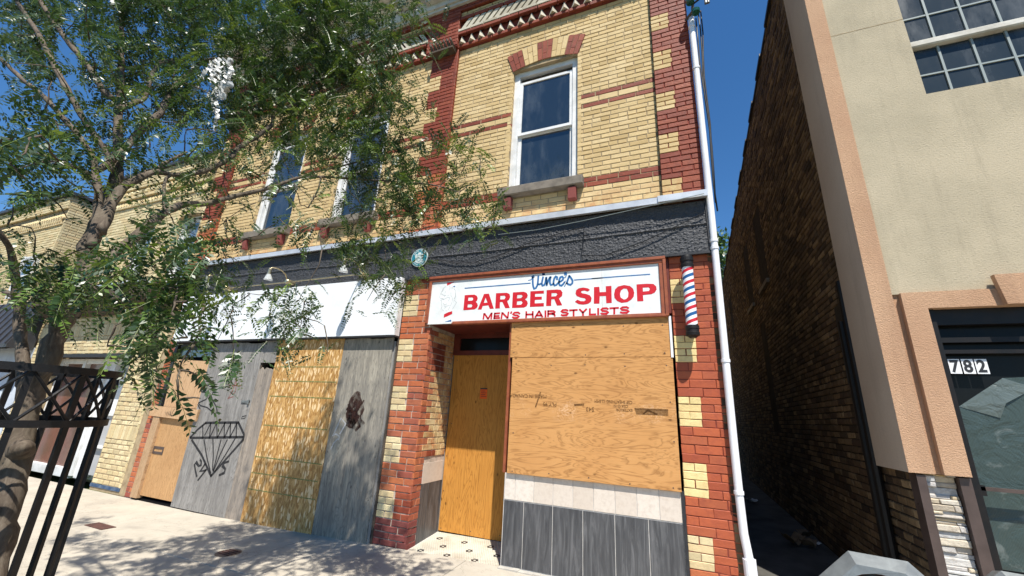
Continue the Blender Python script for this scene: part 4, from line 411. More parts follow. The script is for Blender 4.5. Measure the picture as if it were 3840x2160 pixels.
for k in range(4): MB().box(-4.50,-4.34,-.96+k*.04,-.945+k*.04,zg(-4.42)*.85+.004,zg(-4.42)*.85+.012).build('rib','drain_iron',mh)
# ============================================================ helpers for walls
def backing(mb,x0,x1,z0,z1,holes,y0,y1):
    xs=sorted({x0,x1,*[min(max(h[i],x0),x1) for h in holes for i in (0,1)]}); zs=sorted({z0,z1,*[min(max(h[i],z0),z1) for h in holes for i in (2,3)]})
    for i in range(len(xs)-1):
        for j in range(len(zs)-1):
            cx=(xs[i]+xs[i+1])/2; cz=(zs[j]+zs[j+1])/2
            if any(h[0]<cx<h[1] and h[2]<cz<h[3] for h in holes) or xs[i+1]-xs[i]<1e-5 or zs[j+1]-zs[j]<1e-5: continue
            mb.box(xs[i],xs[i+1],y0,y1,zs[j],zs[j+1])
# ============================================================ BARBER BUILDING
BB=thing('shop_building','two-storey cream and red brick shop building with black fascia, boarded storefronts and corbelled cornice','building')
w=Wall(random.Random(3)); PD=.05
W1=(-1.98,-1.03,4.345,6.33); W2=(-5.12,-4.17,4.345,6.33); W3=(-6.95,-6.0,4.345,6.33); WIN=[W1,W2,W3]
ARH=[]
for q in WIN: ARH+= [(q[0]-.03,q[1]+.03,6.31,6.40),(q[0]-.06,q[1]+.06,6.40,6.66),(q[0]+.14,q[1]-.14,6.66,6.735)]
mb=MB(); backing(mb,-8.2,.36,3.8,8.0,WIN,PD+.0055,.34); mb.build('wall_core','mortar',BB)
for (a,b) in ((-2.95,-.06),(-7.9,-3.43)):
    sills=[(q[0]-.08,q[1]+.08,4.21,4.345) for q in WIN]; H=WIN+ARH+sills; L=.222
    w.lay(FRONT,a,b,3.80,4.21,6,'cream_brick',PD,L,holes=H,head=1)
    w.lay(FRONT,a,b,4.21,4.345,2,'red_upper',PD,L*1.15,holes=H)
    w.lay(FRONT,a,b,4.345,5.385,16,'cream_brick',PD,L,holes=H,head=1)
    w.lay(FRONT,a,b,5.385,5.45,1,'red_upper',PD,L*1.5,holes=H); w.lay(FRONT,a,b,5.45,5.54,1,'cream_brick',PD,L*1.1,holes=H); w.lay(FRONT,a,b,5.54,5.607,1,'red_upper',PD,L*1.5,off=1,holes=H)
    w.lay(FRONT,a,b,5.607,7.07,22,'cream_brick',PD,L,holes=H,head=1)
# window jamb bricks (side facing +x is seen at the left of each opening)
for q in WIN: w.lay(((q[0],0,0),(0,1,0),(1,0,0)),PD,.15,4.345,6.33,30,'cream_brick',0,.11); w.lay(((q[1],0,0),(0,1,0),(-1,0,0)),PD,.15,4.345,6.33,30,'cream_brick',0,.11)
# arches
def arch(xc,zc,r0,r1,ha,cols,dep=.034,wb=w):
    n=len(cols); mats=sorted(set(cols)); mb={m_:MB() for m_ in mats}
    for k in range(n):
        a0=-ha+2*ha*k/n; a1=-ha+2*ha*(k+1)/n; g=.0035
        cuts=(r0,r0+.215,r1) if k%2==0 else (r0,r0+.11,r1)
        for i in range(2):
            p0,p1=cuts[i]+g,cuts[i+1]-g; ga=g/r0
            poly=[(xc+p*math.sin(t),zc+p*math.cos(t)) for p,t in ((p0,a0+ga),(p0,a1-ga),(p1,a1-ga),(p1,a0+ga))]
            m_=MB(); m_.r=rnd.random(); m_.prism(poly,dep+rnd.random()*.003,.15); yield m_,cols[k]
for q in WIN:
    xc=(q[0]+q[1])/2
    cols=['red_upper']*3+['cream_brick']*3+['red_upper']*3+['cream_brick']*3+['red_upper']*3
    ap=MB(); ap.prism([(xc+1.452*math.sin(t),4.94+1.452*math.cos(t)) for t in [(-19.1+38.2*i/12)*PI/180 for i in range(13)]]+[(xc+1.78*math.sin(t),4.94+1.78*math.cos(t)) for t in [(19.1-38.2*i/12)*PI/180 for i in range(13)]],PD-.005,.3); ap.build('arch_core','mortar',BB)
    for m_,c_ in arch(xc,4.94,1.45,1.785,math.radians(19.3),cols): m_.build('arch_brick',c_,BB)
# quoin strip (upper)
QB=[(3.80,4.117),(4.458,4.712),(5.047,5.297),(5.657,5.933),(6.279,6.529),(6.86,7.12)]
prev=None
for i,(a,b) in enumerate(QB):
    w.lay(FRONT,-.06,.15,a,b,4,'cream_brick',0,.21,off=0); w.lay(FRONT,.15,.365,a,b,4,'red_upper',0,.22,off=1)
    if i+1<len(QB): w.lay(FRONT,-.06,.365,b,QB[i+1][0],5,'red_upper',0,.222)
w.lay(FRONT,-.06,.365,7.12,8.0,13,'red_upper',0,.222)
MB().box(-.058,.363,.009,.2,3.8,8.0).build('quoin_core','mortar_red',BB)
MB().box(-.066,-.058,.012,PD+.02,3.86,8.0).build('quoin_painted_shadow','mortar_dark',BB)  # dark strip stands in for the shadow the quoin casts on the panel
# pilasters
for (a,b) in ((-3.43,-2.95),(-8.37,-7.9)):
    MB().box(a+.003,b-.003,.009,.3,3.8,7.2).build('pilaster_core','mortar_red',BB)
    z=3.80; m_=a+.21
    for (c0,c1) in ((3.94,4.2),(4.54,4.80),(5.14,5.41),(5.74,6.01),(6.34,6.62),(7.08,7.08)):
        if c0>z: w.lay(FRONT,a,b,z,c0,max(1,round((c0-z)/.067)),'red_upper' if z>4.4 else 'red_orange',0,.225)
        if c1>c0: w.lay(FRONT,a,m_,c0,c1,4,'cream_brick',0,.21); w.lay(FRONT,m_,b,c0,c1,4,'red_orange' if c0<5 else 'red_upper',0,.225,off=1)
        z=c1
    w.lay(((b,0,0),(0,1,0),(1,0,0)),0,PD+.02,3.8,7.07,49,'red_upper',0,.12)
    # cap block
    w.lay(FRONT,a-.10,b+.0,7.10,8.08,14,'red_upper',-.06,.225); w.lay(((b,0,0),(0,1,0),(1,0,0)),-.06,PD+.02,7.10,8.08,14,'red_upper',0,.13); w.lay(((a-.10,0,0),(0,1,0),(-1,0,0)),-.06,PD+.02,7.1,8.08,14,'red_upper',0,.13)
    MB().box(a-.097,b-.003,-.051,.3,7.08,8.08).build('pilaster_cap_core','mortar_red',BB)
    # carved terracotta capital
    cp=MB(); cp.box(a+.02,b-.03,-.13,0,6.985,7.02)
    R2=random.Random(4)
    for k in range(7):
        x=a+.05+k*.062; r=.035
        cp.tube([(x,-.02,7.02),(x+.01,-.10,7.05),(x+.005,-.15,7.10),(x-.015,-.15,7.15),(x-.03,-.12,7.13)],[r,r*.8,r*.6,r*.45,.008],6,.3,R=R2)
    cp.build('carved_capital','weathered_wood',BB)
# cornice bands
def bands(a,b,lean):
    w.lay(FRONT,a,b,7.07,7.135,1,'red_upper',-.012,.30)
    MB().box(a,b,.02,.3,7.07,7.93).build('cornice_core','mortar_red',BB)
    x=a+.06
    pl=[]
    while x<b-.05: pl.append((x,0,7.146)); x+=.168
    pieces('dogtooth_brick','white_brick',BB,[MB().add([(-.08,.015,-.008),(d,-.06,-.008),(.07,.015,-.008),(-.005+d,-.025,.134)],[(0,1,3),(1,2,3),(0,2,1),(2,0,3)]) for d in (0,.006,-.006)],pl)
    w.lay(FRONT,a,b,7.285,7.345,1,'red_upper',-.06,.30,off=1)
    w.lay(FRONT,a,b,7.345,7.405,1,'white_brick',-.065,.222)
    x=a+.02; pl=[]
    while x<b-.14: pl.append((x if lean>0 else x+.135,rnd.random()*.006,7.415)); x+=.118
    dx=.135*lean; pieces('diagonal_brick','white_brick',BB,[MB().prism([(0,0),(.078,0),(.078+dx,.185+e),(dx,.185+e)],-.04-e,.02) for e in (0,.004,.002,.006)],pl)
    w.lay(FRONT,a,b,7.61,7.685,1,'red_upper',-.045,.26); w.lay(FRONT,a,b,7.685,7.80,2,'cream_brick',-.02,.222); w.lay(FRONT,a,b,7.80,7.915,2,'red_upper',-.06,.26)
bands(-2.95,.36,1); bands(-7.9,-3.53,-1)
# timber cornice, stepped
cn=MB()
for (z0,z1,y) in ((7.915,7.97,-.10),(7.97,8.20,-.13),(8.20,8.25,-.17),(8.25,8.33,-.28),(8.33,8.40,-.40),(8.40,8.62,-.44),(8.62,8.68,-.48)):
    cn.box(-8.5,.45,y,.3,z0,z1)
for a in (-3.56,-8.5): 
    for (z0,z1,y,e) in ((8.08,8.14,-.16,.02),(8.14,8.34,-.2,.04),(8.34,8.63,-.46,.08)): cn.box(a-e,a+.56+e,y-.05,.2,z0,z1)
cn.build('cornice','cornice_paint',BB)
rf=MB(); rf.box(-8.2,.33,.34,14,-.1,8.6); 
mb=MB(); mb.box(-8.2,.355,.345,14,3.0,8.60); mb.box(-8.2,.355,.7,14,-.1,3.0); mb.build('building_body','grimy_brick',BB)
# ---- windows
def sash_window(par,q,y=.13,rail=5.27,glass_='window_glass',arch_=True,blind=0):
    x0,x1,z0,z1=q; fr=MB()
    fr.box(x0,x0+.085,y-.02,y+.08,z0,z1+.04,c=.004); fr.box(x1-.085,x1,y-.02,y+.08,z0,z1+.04,c=.004); fr.box(x0,x1,y-.018,y+.08,z0,z0+.05)
    if arch_: fr.prism([(x0,z1-.08),(x1,z1-.08)]+[((x0+x1)/2+1.45*math.sin(t),z1-1.39+1.45*math.cos(t)) for t in [(19-38*i/10)*PI/180 for i in range(11)]],y-.016,y+.08)
    else: fr.box(x0,x1,y-.016,y+.08,z1-.08,z1)
    f=fr.build('window_frame','white_trim',par)
    a,b=x0+.085,x1-.085
    def sash(z0,z1,yy):
        s=MB(); t=.045
        s.box(a,a+t,yy,yy+.035,z0,z1,c=.003); s.box(b-t,b,yy,yy+.035,z0,z1,c=.003); s.box(a+t,b-t,yy,yy+.035,z0,z0+t,c=.003); s.box(a+t,b-t,yy,yy+.035,z1-t,z1,c=.003)
        so_=s.build('sash','white_trim',par); MB().box(a+t,b-t,yy+.015,yy+.02,z0+t,z1-t).build('pane',glass_,so_)
    sash(z0+.05,rail,y+.035); sash(rail-.03,z1-.17 if arch_ else z1-.08,y+.0)
    if arch_: MB().box(a,b,y+.05,y+.06,z1-.18,z1-.07).build('head_recess','weathered_wood',par)
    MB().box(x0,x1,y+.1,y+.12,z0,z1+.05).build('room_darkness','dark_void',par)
for q in WIN:
    wn=MB(); wn.box(q[0]-.085,q[1]+.085,-.05,.12,4.225,4.343,c=.008); s=wn.build('window_sill','sill_stone',BB)
    for x in (q[0]+.0,q[1]-.10): MB().box(x,x+.10,-.03,.06,4.045,4.208,c=.006).build('sill_bracket','dark_red_brick',BB)
    e=bpy.data.objects.new('window',None); C.objects.link(e); e.parent=BB; sash_window(e,q)
# ---- street level: right painted brick strip
LB=[(.368,.619),(.919,1.197),(1.504,1.772),(2.092,2.354),(2.685,2.941)]
z=.0
for (a,b) in LB+[(3.19,3.19)]:
    if a>z: w.lay(FRONT,-.045,.37,z,a,max(1,round((a-z)/.0725)),'red_painted' if z>.3 else 'red_orange',0,.228,joint=.0055 if z>.5 else .010,j=.002)
    if b>a: w.lay(FRONT,-.045,.15,a,b,4,'cream_painted' if a>.6 else 'cream_brick_b',0,.20,joint=.006,j=.002); w.lay(FRONT,.15,.37,a,b,4,'red_painted' if a>.3 else 'dark_red_brick',0,.228,off=1,joint=.0055,j=.002)
    z=b
MB().box(-.045,.368,.0055,.7,-.05,3.2).build('wall_core','mortar_red',BB)
# alley side of the barber building
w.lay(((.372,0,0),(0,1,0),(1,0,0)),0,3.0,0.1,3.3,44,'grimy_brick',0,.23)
MB().box(.355,.366,.02,14,-.1,8.6).build('side_wall','grimy_brick',BB)
# ---- pillar between the shops
PBk=[(.339,.621),(.92,1.205),(1.505,1.795),(2.095,2.386),(2.683,2.973)]
z=.0
for (a,b) in PBk+[(3.2,3.2)]:
    mat='red_orange' if z>.3 else 'dark_red_brick'
    n=max(1,round((a-z)/.0725)); w.lay(FRONT,-3.35,-2.9,z,a,n,mat,0,.222,j=.0025,c=.005)
    if b>a: w.lay(FRONT,-3.35,-3.12,a,b,4,'cream_brick_b',0,.218,off=1,j=.0025,c=.005); w.lay(FRONT,-3.12,-2.9,a,b,4,'red_orange' if a>.5 else 'red_upper',0,.222,off=1,j=.0025,c=.005)
    z=b
SIDE=((-2.9,0,0),(0,1,0),(1,0,0)); z=.04
for k in range(43):
    z0=.05+k*.0725; z1=z0+.0725
    if z1>2.58: break
    sp=.20 if k%2 else .10
    if z0<.93:
        w.lay(SIDE,0.005,.185,z0,z1,1,'red_orange' if z0>.3 else 'dark_red_brick',0,.185 if k%2 else .1,j=.0025)
    else:
        far=.64; red2=(z0>1.95 and z0<2.3) or z0<1.0
        w.lay(SIDE,0.005,sp+.02,z0,z1,1,'red_orange',0,.222,off=k,j=.0025); w.lay(SIDE,sp+.02,.42,z0,z1,1,'red_upper' if red2 else 'cream_brick',0,.222,off=k,j=.0025); w.lay(SIDE,.42,far,z0,z1,1,'cream_brick',0,.11,off=k)
MB().box(-3.348,-2.909,.009,.7,-.05,3.22).build('pillar_core','mortar_light',BB)
SD=MB(); SD.box(-2.908,-2.9,.19,.645,.700,.925,c=0); SD.build('tile','cream_tile',BB); 
for a,b in ((.19,.34),(.343,.645)): MB().box(-2.908,-2.9,a,b-.002,.08,.697).build('tile','grey_tile',BB)
# thin red brick strip by the left door
w.lay(FRONT,-8.2,-8.03,0,3.2,44,'red_orange',0,.17); MB().box(-8.198,-8.02,.009,.5,-.05,3.2).build('wall_core','mortar_light',BB)
# ---- dark stucco fascia with real relief
nx,nz=1150,82; X0,X1,Z0,Z1=-7.9,.345,3.19,3.775
R5=random.Random(8); vs=[];fs=[]
from mathutils import noise as mn
for j in range(nz):
    for i in range(nx):
        x=X0+(X1-X0)*i/(nx-1); zz=Z0+(Z1-Z0)*j/(nz-1); h=abs(mn.noise((x*34,zz*44,0)))*.014+mn.noise((x*75,zz*85,5))*.006+mn.noise((x*2.2,zz*3,9))*.004
        if abs(zz-(3.50+.03*math.sin(x*.7)))<.008: h+=.012
        if i in(0,nx-1) or j in (0,nz-1): h=0
        vs.append((x,-.035-h,zz))
fs=[(j*nx+i,j*nx+i+1,(j+1)*nx+i+1,(j+1)*nx+i) for j in range(nz-1) for i in range(nx-1)]
mb=MB(); mb.add(vs,fs); mb.build('stucco_fascia','stucco_black',BB,smooth=True)
MB().box(X0,X1,-.033,.3,Z0,Z1).build('fascia_core','black_paint',BB); MB().box(X0-.01,.352,-.055,-.02,3.175,3.20).build('fascia_edge','black_paint',BB)
MB().box(.346,.372,-.05,.25,3.16,3.80).build('fascia_end_board','black_paint',BB)
fl=MB(); 
for a,b,z,y in ((-7.95,-6.2,3.772,-.11),(-6.2,-3.55,3.770,-.112),(-3.55,-.09,3.774,-.11),(-.11,.375,3.782,-.125)):
    fl.add([(a,y,z),(b,y,z),(b,y,z+.072),(a,y,z+.072),(a,.06,z+.10),(b,.06,z+.10),(a,y+.012,z),(b,y+.012,z),(a,-.03,z+.02),(b,-.03,z+.02)],[(0,1,2,3),(3,2,5,4),(6,7,1,0),(8,9,7,6)]); fl.add([(a,y,z),(a,y,z+.072),(a,.06,z+.1),(a,.06,z)],[(0,1,2,3)]); fl.add([(b,y,z),(b,y,z+.072),(b,.06,z+.1),(b,.06,z)],[(3,2,1,0)])
fl.build('metal_flashing','white_flash',BB)
# ---- recessed barber entrance
MB().box(-2.9,-1.78,0,.7,2.56,2.60).build('porch_soffit','dark_red_wood',BB)
MB().box(-2.95,-.05,.0,.1,2.585,3.19).build('sign_backing','dark_red_wood',BB)
MB().box(-1.80,-1.772,-.008,.05,.95,2.56).build('door_jamb','frame_brown',BB); MB().box(-1.79,-1.772,.05,.66,.10,2.56).build('porch_side','dark_red_wood',BB)
tr=MB(); tr.box(-2.9,-1.9,.62,.66,2.50,2.56); tr.box(-2.9,-1.9,.62,.66,2.27,2.33); tr.box(-2.9,-2.80,.62,.66,2.33,2.50); tr.box(-2.06,-1.9,.62,.66,2.33,2.50); t_=tr.build('transom_frame','dark_red_wood',BB); MB().box(-2.8,-2.06,.64,.65,2.33,2.5).build('pane','dark_glass',t_)
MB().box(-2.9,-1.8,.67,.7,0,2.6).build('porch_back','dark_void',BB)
# tiles under the window
MB().box(-1.775,-.072,.0,.1,.03,.95).build('tile_bed','grout',BB)
for i,(a,b) in enumerate(zip([-1.77,-1.652,-1.452,-1.252,-1.052,-.852,-.652,-.456,-.262],[-1.652,-1.452,-1.252,-1.052,-.852,-.652,-.456,-.262,-.075])):
    m_=MB(); m_.r=rnd.random(); m_.box(a+.0028,b-.0028,-.004,.02,.703,.948,c=.0015); m_.build('tile','cream_tile',BB)
for i,(a,b) in enumerate(zip([-1.77,-1.553,-1.252,-.955,-.658,-.362],[-1.553,-1.252,-.955,-.658,-.362,-.075])):
    m_=MB(); m_.r=rnd.random(); m_.box(a+.0032,b-.0032,-.004,.02,.118,.694,c=.0015); m_.build('tile','grey_tile',BB)
MB().box(-.074,-.046,-.012,.05,.0,.955).build('corner_trim','black_paint',BB)
st=MB(); n=24
for i in range(n):
    a=-1.78+(1.71)*i/n; b=-1.78+1.71*(i+1)/n; st.box(a,b,-.055-rnd.random()*.012,.01,-.02,.105+rnd.random()*.01)
st.build('concrete_base','curb_concrete',BB)
# mosaic floor
fz=lambda x,y: .062+ .03*(x+2.9)/1.1*.6+y*.085
hx=MB(); s_=.0145; dx=s_*2*.87+.0022; dy=s_*1.5+.0022; row=0; y=.012
ctr_=[]; cells=[]
while y<.64:
    x=-2.88+(row%2)*dx/2; col=0
    while x<-1.80:
        cells.append((x,y)); 
        if row%8==3 and (col+(6 if (row//8)%2 else 0))%12==4: ctr_.append((x,y))
        x+=dx; col+=1
    y+=dy; row+=1
for x,y in cells:
    dd=min(math.hypot(x-mx,y-my) for mx,my in ctr_); hx.cur=1 if dx*.5<dd<dx*1.25 else 0; zz=fz(x,y); pt=[(x+s_*math.sin(k*PI/3)*.97,y+s_*math.cos(k*PI/3)*.97) for k in range(6)]; hx.r=rnd.random()
    hx.add([(a,b,zz) for a,b in pt]+[(a,b,zz-.004) for a,b in pt],[(5,4,3,2,1,0)]+[(i,(i+1)%6,(i+1)%6+6,i+6) for i in range(6)])
hx.cur=0; hx.build('mosaic_tiles',['hex_white','hex_black'],BB,kind='stuff')
mb=MB(); mb.add([(-2.9,.0,fz(-2.9,0)-.003),(-1.78,0,fz(-1.78,0)-.003),(-1.78,.66,fz(-1.78,.66)-.003),(-2.9,.66,fz(-2.9,.66)-.003),(-2.9,0,-.05),(-1.78,0,-.05)],[(0,1,2,3),(4,5,1,0)]); mb.build('porch_floor','grout',BB)
# shopfront void behind the boards on the left
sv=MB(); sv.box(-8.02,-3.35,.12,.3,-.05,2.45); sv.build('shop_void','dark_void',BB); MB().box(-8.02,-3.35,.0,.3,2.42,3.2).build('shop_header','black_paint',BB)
MB().box(-3.372,-3.35,-.005,.12,0,2.42).build('shop_corner_post','weathered_wood',BB); MB().box(-8.02,-7.95,.0,.12,0,2.42).build('shop_corner_post','black_paint',BB)
MB().box(-7.9,-7.0,.05,.07,2.18,2.40).build('pane','window_glass_pale',BB); MB().box(-7.9,-6.9,.02,.09,2.30,2.42).build('shop_header_rail','black_paint',BB)
MB().box(-8.0,-6.9,.02,.1,-.02,.03).build('door_threshold','dark_void',BB)
MB().box(-5.81,-5.78,.0,.1,0,2.42).build('shop_mullion','weathered_wood',BB)
w.finish(BB,300)
# ============================================================ BOARDS (each a thing)
def board(x0,x1,z0,z1,y,mat,label,cat='plywood board',name='plywood_board',t=.018,quad=None,chip=0,group='boards over the shopfronts'):
    mb=MB(); 
    if quad: mb.prism(quad,y,y+t)
    elif chip:
        R=random.Random(int(abs(x0)*100)); n=12; top=[(x1+(x0-x1)*i/n,z1-R.random()*chip) for i in range(n+1)]
        mb.prism([(x0,z0),(x1,z0)]+top,y,y+t)
    else: mb.box(x0,x1,y,y+t,z0,z1,c=.001)
    return tag(mb.build(name,mat),label,cat,group)
b_=board(-1.742,-.068,.952,2.138,-.032,'ply_window','large orange-brown plywood sheet with stamped lettering over the barber shop window')
for s,x,z,sz in (('MADE IN CANADA',-1.33,1.745,.052),('CSP SHEATHING 12.5MM',-.46,1.715,.042),('CSA O151',-.50,1.675,.036),('EXTERIOR',-.46,1.64,.036),('543',-.83,1.64,.06),('PLY 95',-1.22,1.67,.055)):
    text('stamp_lettering',s,sz,'stamp_ink',b_,(x,-.0335,z),(PI/2,PI,0),sx=.95 if len(s)<16 else .8,sp=1.)
sp_=MB(); sp_.ribbon([(-1.40,1.77),(-1.45,1.62)],.014,-.0338); 
for k in range(5): sp_.ribbon([(-.44+.003*k,1.645-k*.012),(-.14,1.645-k*.012-.0)],.006 if k else .010,-.0338)
sp_.ribbon([(-.36,1.60),(-.32,1.635),(-.24,1.60)],.014,-.0338); sp_.ribbon([(-1.03,1.655),(-.94,1.665)],.02,-.0338); sp_.build('stamp_marks','stamp_ink',b_,kind='stuff')
board(-1.772,-.082,2.143,2.542,-.030,'ply_window','orange-brown plywood strip directly under the barber shop sign')
b_=board(-2.885,-2.0,.135,2.268,.635,'ply_door','knotty orange plywood sheet covering the recessed barber shop door')
board(-7.86,-7.0,1.37,2.20,-.002,'ply_fresh','fresh pale plywood sheet above the boarded left door',quad=[(-7.86,1.37),(-7.0,1.37),(-6.97,2.06),(-7.0,2.10),(-7.92,2.14)])
b_=board(-8.08,-6.875,1.195,1.368,-.055,'ply_fresh','short plywood crosspiece with a black scribble above the left door',quad=[(-8.08,1.22),(-6.885,1.19),(-6.875,1.36),(-8.08,1.372)],t=.03)
mb=MB(); 
for s in D['walk']: mb.ribbon(s[1:],s[0],-.0575)
mb.build('scribble','spray_black',b_)
dr=board(-7.80,-7.0,.07,1.20,-.006,'ply_left_door','orange plywood door with a brass letter slot at the left shopfront','plywood door','plywood_door')
m_=MB(); m_.box(-7.79,-7.53,-.012,-.006,.665,.70); m_.box(-7.79,-7.53,-.012,-.006,.74,.775); m_.box(-7.79,-7.765,-.012,-.006,.70,.74); m_.box(-7.555,-7.53,-.012,-.006,.70,.74); m_.build('letter_slot','brown_metal',dr)
b_=board(-7.97,-7.80,.03,1.21,-.045,'lumber','upright timber post framing the left side of the orange plywood door',t=.08,cat='timber post',name='timber_post')
gb=board(-6.98,-5.80,.015,2.40,-.022,'ply_grey','grey weathered plywood sheet with a black spray-painted diamond',chip=.03)
mb=MB(); 
for s in D['diamond']+D['tags']: mb.ribbon(s[1:],s[0],-.0235)
mb.build('graffiti','spray_black',gb)
mb=MB()
for s in D['star']: mb.ribbon(s[1:],s[0],-.0235)
mb.build('star_graffiti','spray_red',gb)
hs=MB(); hs.box(-6.00,-5.83,-.035,-.022,1.50,1.53); hs.box(-5.86,-5.83,-.045,-.022,1.485,1.545); hs.build('hasp','galvanised',gb)
board(-5.80,-5.45,.01,2.02,-.018,'ply_tan_grey','narrow tan-grey weathered plywood strip left of the golden OSB sheet',chip=.04)
board(-5.80,-5.45,2.08,2.41,-.018,'ply_grey','small dark grey plywood offcut just under the blank sign')
ob=board(-5.48,-4.235,.005,2.41,-.030,'osb','golden OSB sheet with horizontal green lines','OSB board','osb_board')
mb=MB()
for z,a,b in ((2.02,-5.40,-4.26),(1.82,-5.38,-4.26),(1.61,-5.44,-4.28),(1.22,-5.43,-4.27),(.81,-5.46,-4.26),(.61,-5.46,-4.27),(.41,-5.46,-4.27)): mb.ribbon([(a,z),((a+b)/2,z+.002),(b,z+.004)],.012,-.0318)
mb.build('printed_line','osb_green',ob)
gk=board(-4.235,-3.42,.01,2.42,-.024,'ply_grey_knots','knotty grey weathered plywood sheet with a dark red paint splatter, beside the brick pillar',chip=.03)
mb=MB(); R7=random.Random(6)
def splat(cx,cz,rx,rz,n=16): 
    mb.add([(cx,-.0256,cz)]+[(cx+rx*math.cos(t)*(1+R7.uniform(-.35,.3)),-.0256,cz+rz*math.sin(t)*(1+R7.uniform(-.3,.3))) for t in [2*PI*i/n for i in range(n)]],[(0,1+(i+1)%n,1+i) for i in range(n)])
splat(-3.87,1.50,.13,.19); splat(-3.84,1.34,.13,.10)
for q in range(16):
    t=R7.uniform(0,2*PI); l=R7.uniform(.12,.26); mb.ribbon([(-3.86,1.42),(-3.86+math.cos(t)*l*.6,1.42+math.sin(t)*l)],R7.uniform(.02,.05),-.0258-q*.0001)
mb.build('paint_splatter','stain',gk)
mb=MB()
for s in D['white_tag']: mb.ribbon([(min(-3.5,max(-4.22,a)),b) for a,b in s[1:]],s[0],-.0257)
mb.build('white_graffiti','spray_white',gk)
board(-3.42,-3.385,.01,2.36,-.012,'ply_grey','thin grey plywood edge tucked between the knotty sheet and the brick pillar',t=.03)
MB_w=MB(); MB_w.box(-.080,-.058,-.04,-.0,2.135,2.545); tag(MB_w.build('trim_strip','white_pvc'),'narrow white vertical trim strip at the right edge of the plywood under the barber sign','trim strip')
def screws(par,x0,x1,z0,z1,y,nx_,nz_,mat='brown_metal'):
    R_=random.Random(int(abs(x0)*31)); mb=MB()
    P_=[(x0+(x1-x0)*i/nx_,z) for i in range(nx_+1) for z in (z0,z1)]+[(x,z0+(z1-z0)*j/nz_) for j in range(1,nz_) for x in (x0,x1)]
    for x,z in P_:
        x+=R_.uniform(-.02,.02); z+=R_.uniform(-.02,.02); mb.cyl((x,y+.002,z),(x,y-.0015,z),.0065,n=7)
    mb.build('screw_heads',mat,par,kind='stuff')
for o_ in list(C.objects):
    if o_.name.startswith(('plywood_board','osb_board')) and o_.parent is None:
        xs_=[v.co.x for v in o_.data.vertices]; zs_=[v.co.z for v in o_.data.vertices]; ys_=min(v.co.y for v in o_.data.vertices); a,b,c_,d_=min(xs_),max(xs_),min(zs_),max(zs_)
        if (b-a)>.5 and (d_-c_)>.25: screws(o_,a+.04,b-.05,c_+.04,d_-.07,ys_,max(2,round((b-a)/.4)),max(1,round((d_-c_)/.45)))
# notice
nb=tag(MB().box(-2.445,-2.345,.632,.634,1.705,1.84).build('notice','notice_orange'),'small orange paper notice on the plywood covering the barber door','notice')
MB().box(-2.445,-2.345,.6305,.632,1.825,1.84).build('notice_header','black_paint',nb)
for k in range(4): MB().box(-2.43,-2.43+.06+.015*(k%2),.631,.632,1.80-k*.022,1.806-k*.022).build('printed_line','dark_red_wood',nb)
# ============================================================ BARBER SIGN
sg=thing('shop_sign',"hand-painted white barber shop sign with red lettering in a brown wood frame",'sign')
MB().box(-2.93,-.10,-.032,-.004,2.56,3.14).build('sign_panel','sign_white',sg)
def frame_bar(a,b,z0,z1):
    f=MB(); f.box(a,b,-.052,-.0,z0,z1,c=.006); return f
f=MB(); f.box(-2.955,-.075,-.050,.0,3.115,3.18,c=.006); f.box(-2.955,-.075,-.064,-.04,3.152,3.184,c=.004); f.build('frame_top','frame_brown',sg)
f=MB(); f.box(-.145,-.075,-.050,.0,2.545,3.115,c=.006); f.box(-.105,-.073,-.064,-.04,2.545,3.15,c=.004); f.build('frame_right','frame_brown',sg)
f=MB(); f.box(-2.955,-2.915,-.050,.0,2.57,3.115,c=.006); f.build('frame_left','frame_brown',sg)
f=MB(); f.box(-2.56,-.075,-.044,.0,2.540,2.583,c=.005); f.box(-2.56,-.075,-.062,-.04,2.540,2.565,c=.004); f.build('frame_bottom','frame_brown',sg)
from mathutils.geometry import tessellate_polygon
for L in D['letters']:
    mb=MB(); vl=[[Vector((p[0],p[1],0)) for p in q] for q in L]; tri=tessellate_polygon(vl); fl_=[p for q in L for p in q]
    vs=[(p[0],-.0335,p[1]) for p in fl_]; fs=[]
    for t in tri:
        a,b,c=[fl_[i] for i in t]; ar=(b[0]-a[0])*(c[1]-a[1])-(b[1]-a[1])*(c[0]-a[0]); fs.append(t if ar>0 else t[::-1])
    mb.add(vs,fs); mb.build('letter','paint_red',sg)
k=0
for n_ in (4,4,3,1,1,3,3,1,3,1,2,3,1,1,1,2,1):
    mb=MB(); [mb.ribbon(s[1:],s[0],-.0334) for s in D['small'][k:k+n_]]; mb.build('small_letter','paint_red',sg); k+=n_
nb_=len(D['blue'])
mb=MB(); [mb.ribbon(s[1:],s[0],-.0333) for s in D['blue'][:nb_-3]]; mb.build('script_lettering','paint_blue',sg)
for q in ((nb_-3,),(nb_-2,nb_-1)): mb=MB(); [mb.ribbon(D['blue'][i][1:],D['blue'][i][0],-.0333) for i in q]; mb.build('painted_line','paint_blue',sg)
mb=MB(); [mb.ribbon(s[1:],s[0],-.0333) for s in D['sketch']]; mb.build('portrait_sketch','paint_grey',sg)
def flat(pl,mat,name,y=-.0334):
    for p in pl:
        mb=MB(); a=sum(p[i][0]*p[(i+1)%len(p)][1]-p[(i+1)%len(p)][0]*p[i][1] for i in range(len(p))); f_i=list(range(len(p))); mb.add([(x,y,z) for x,z in p],[f_i if a>0 else f_i[::-1]]); mb.build(name,mat,sg)
flat(D['poly_red'],'paint_red','painted_stripe'); flat(D['poly_blue'],'paint_blue','painted_stripe')
MB().box(-.735,-.7335,-.0328,-.03,2.61,3.10).build('panel_seam','mortar',sg)
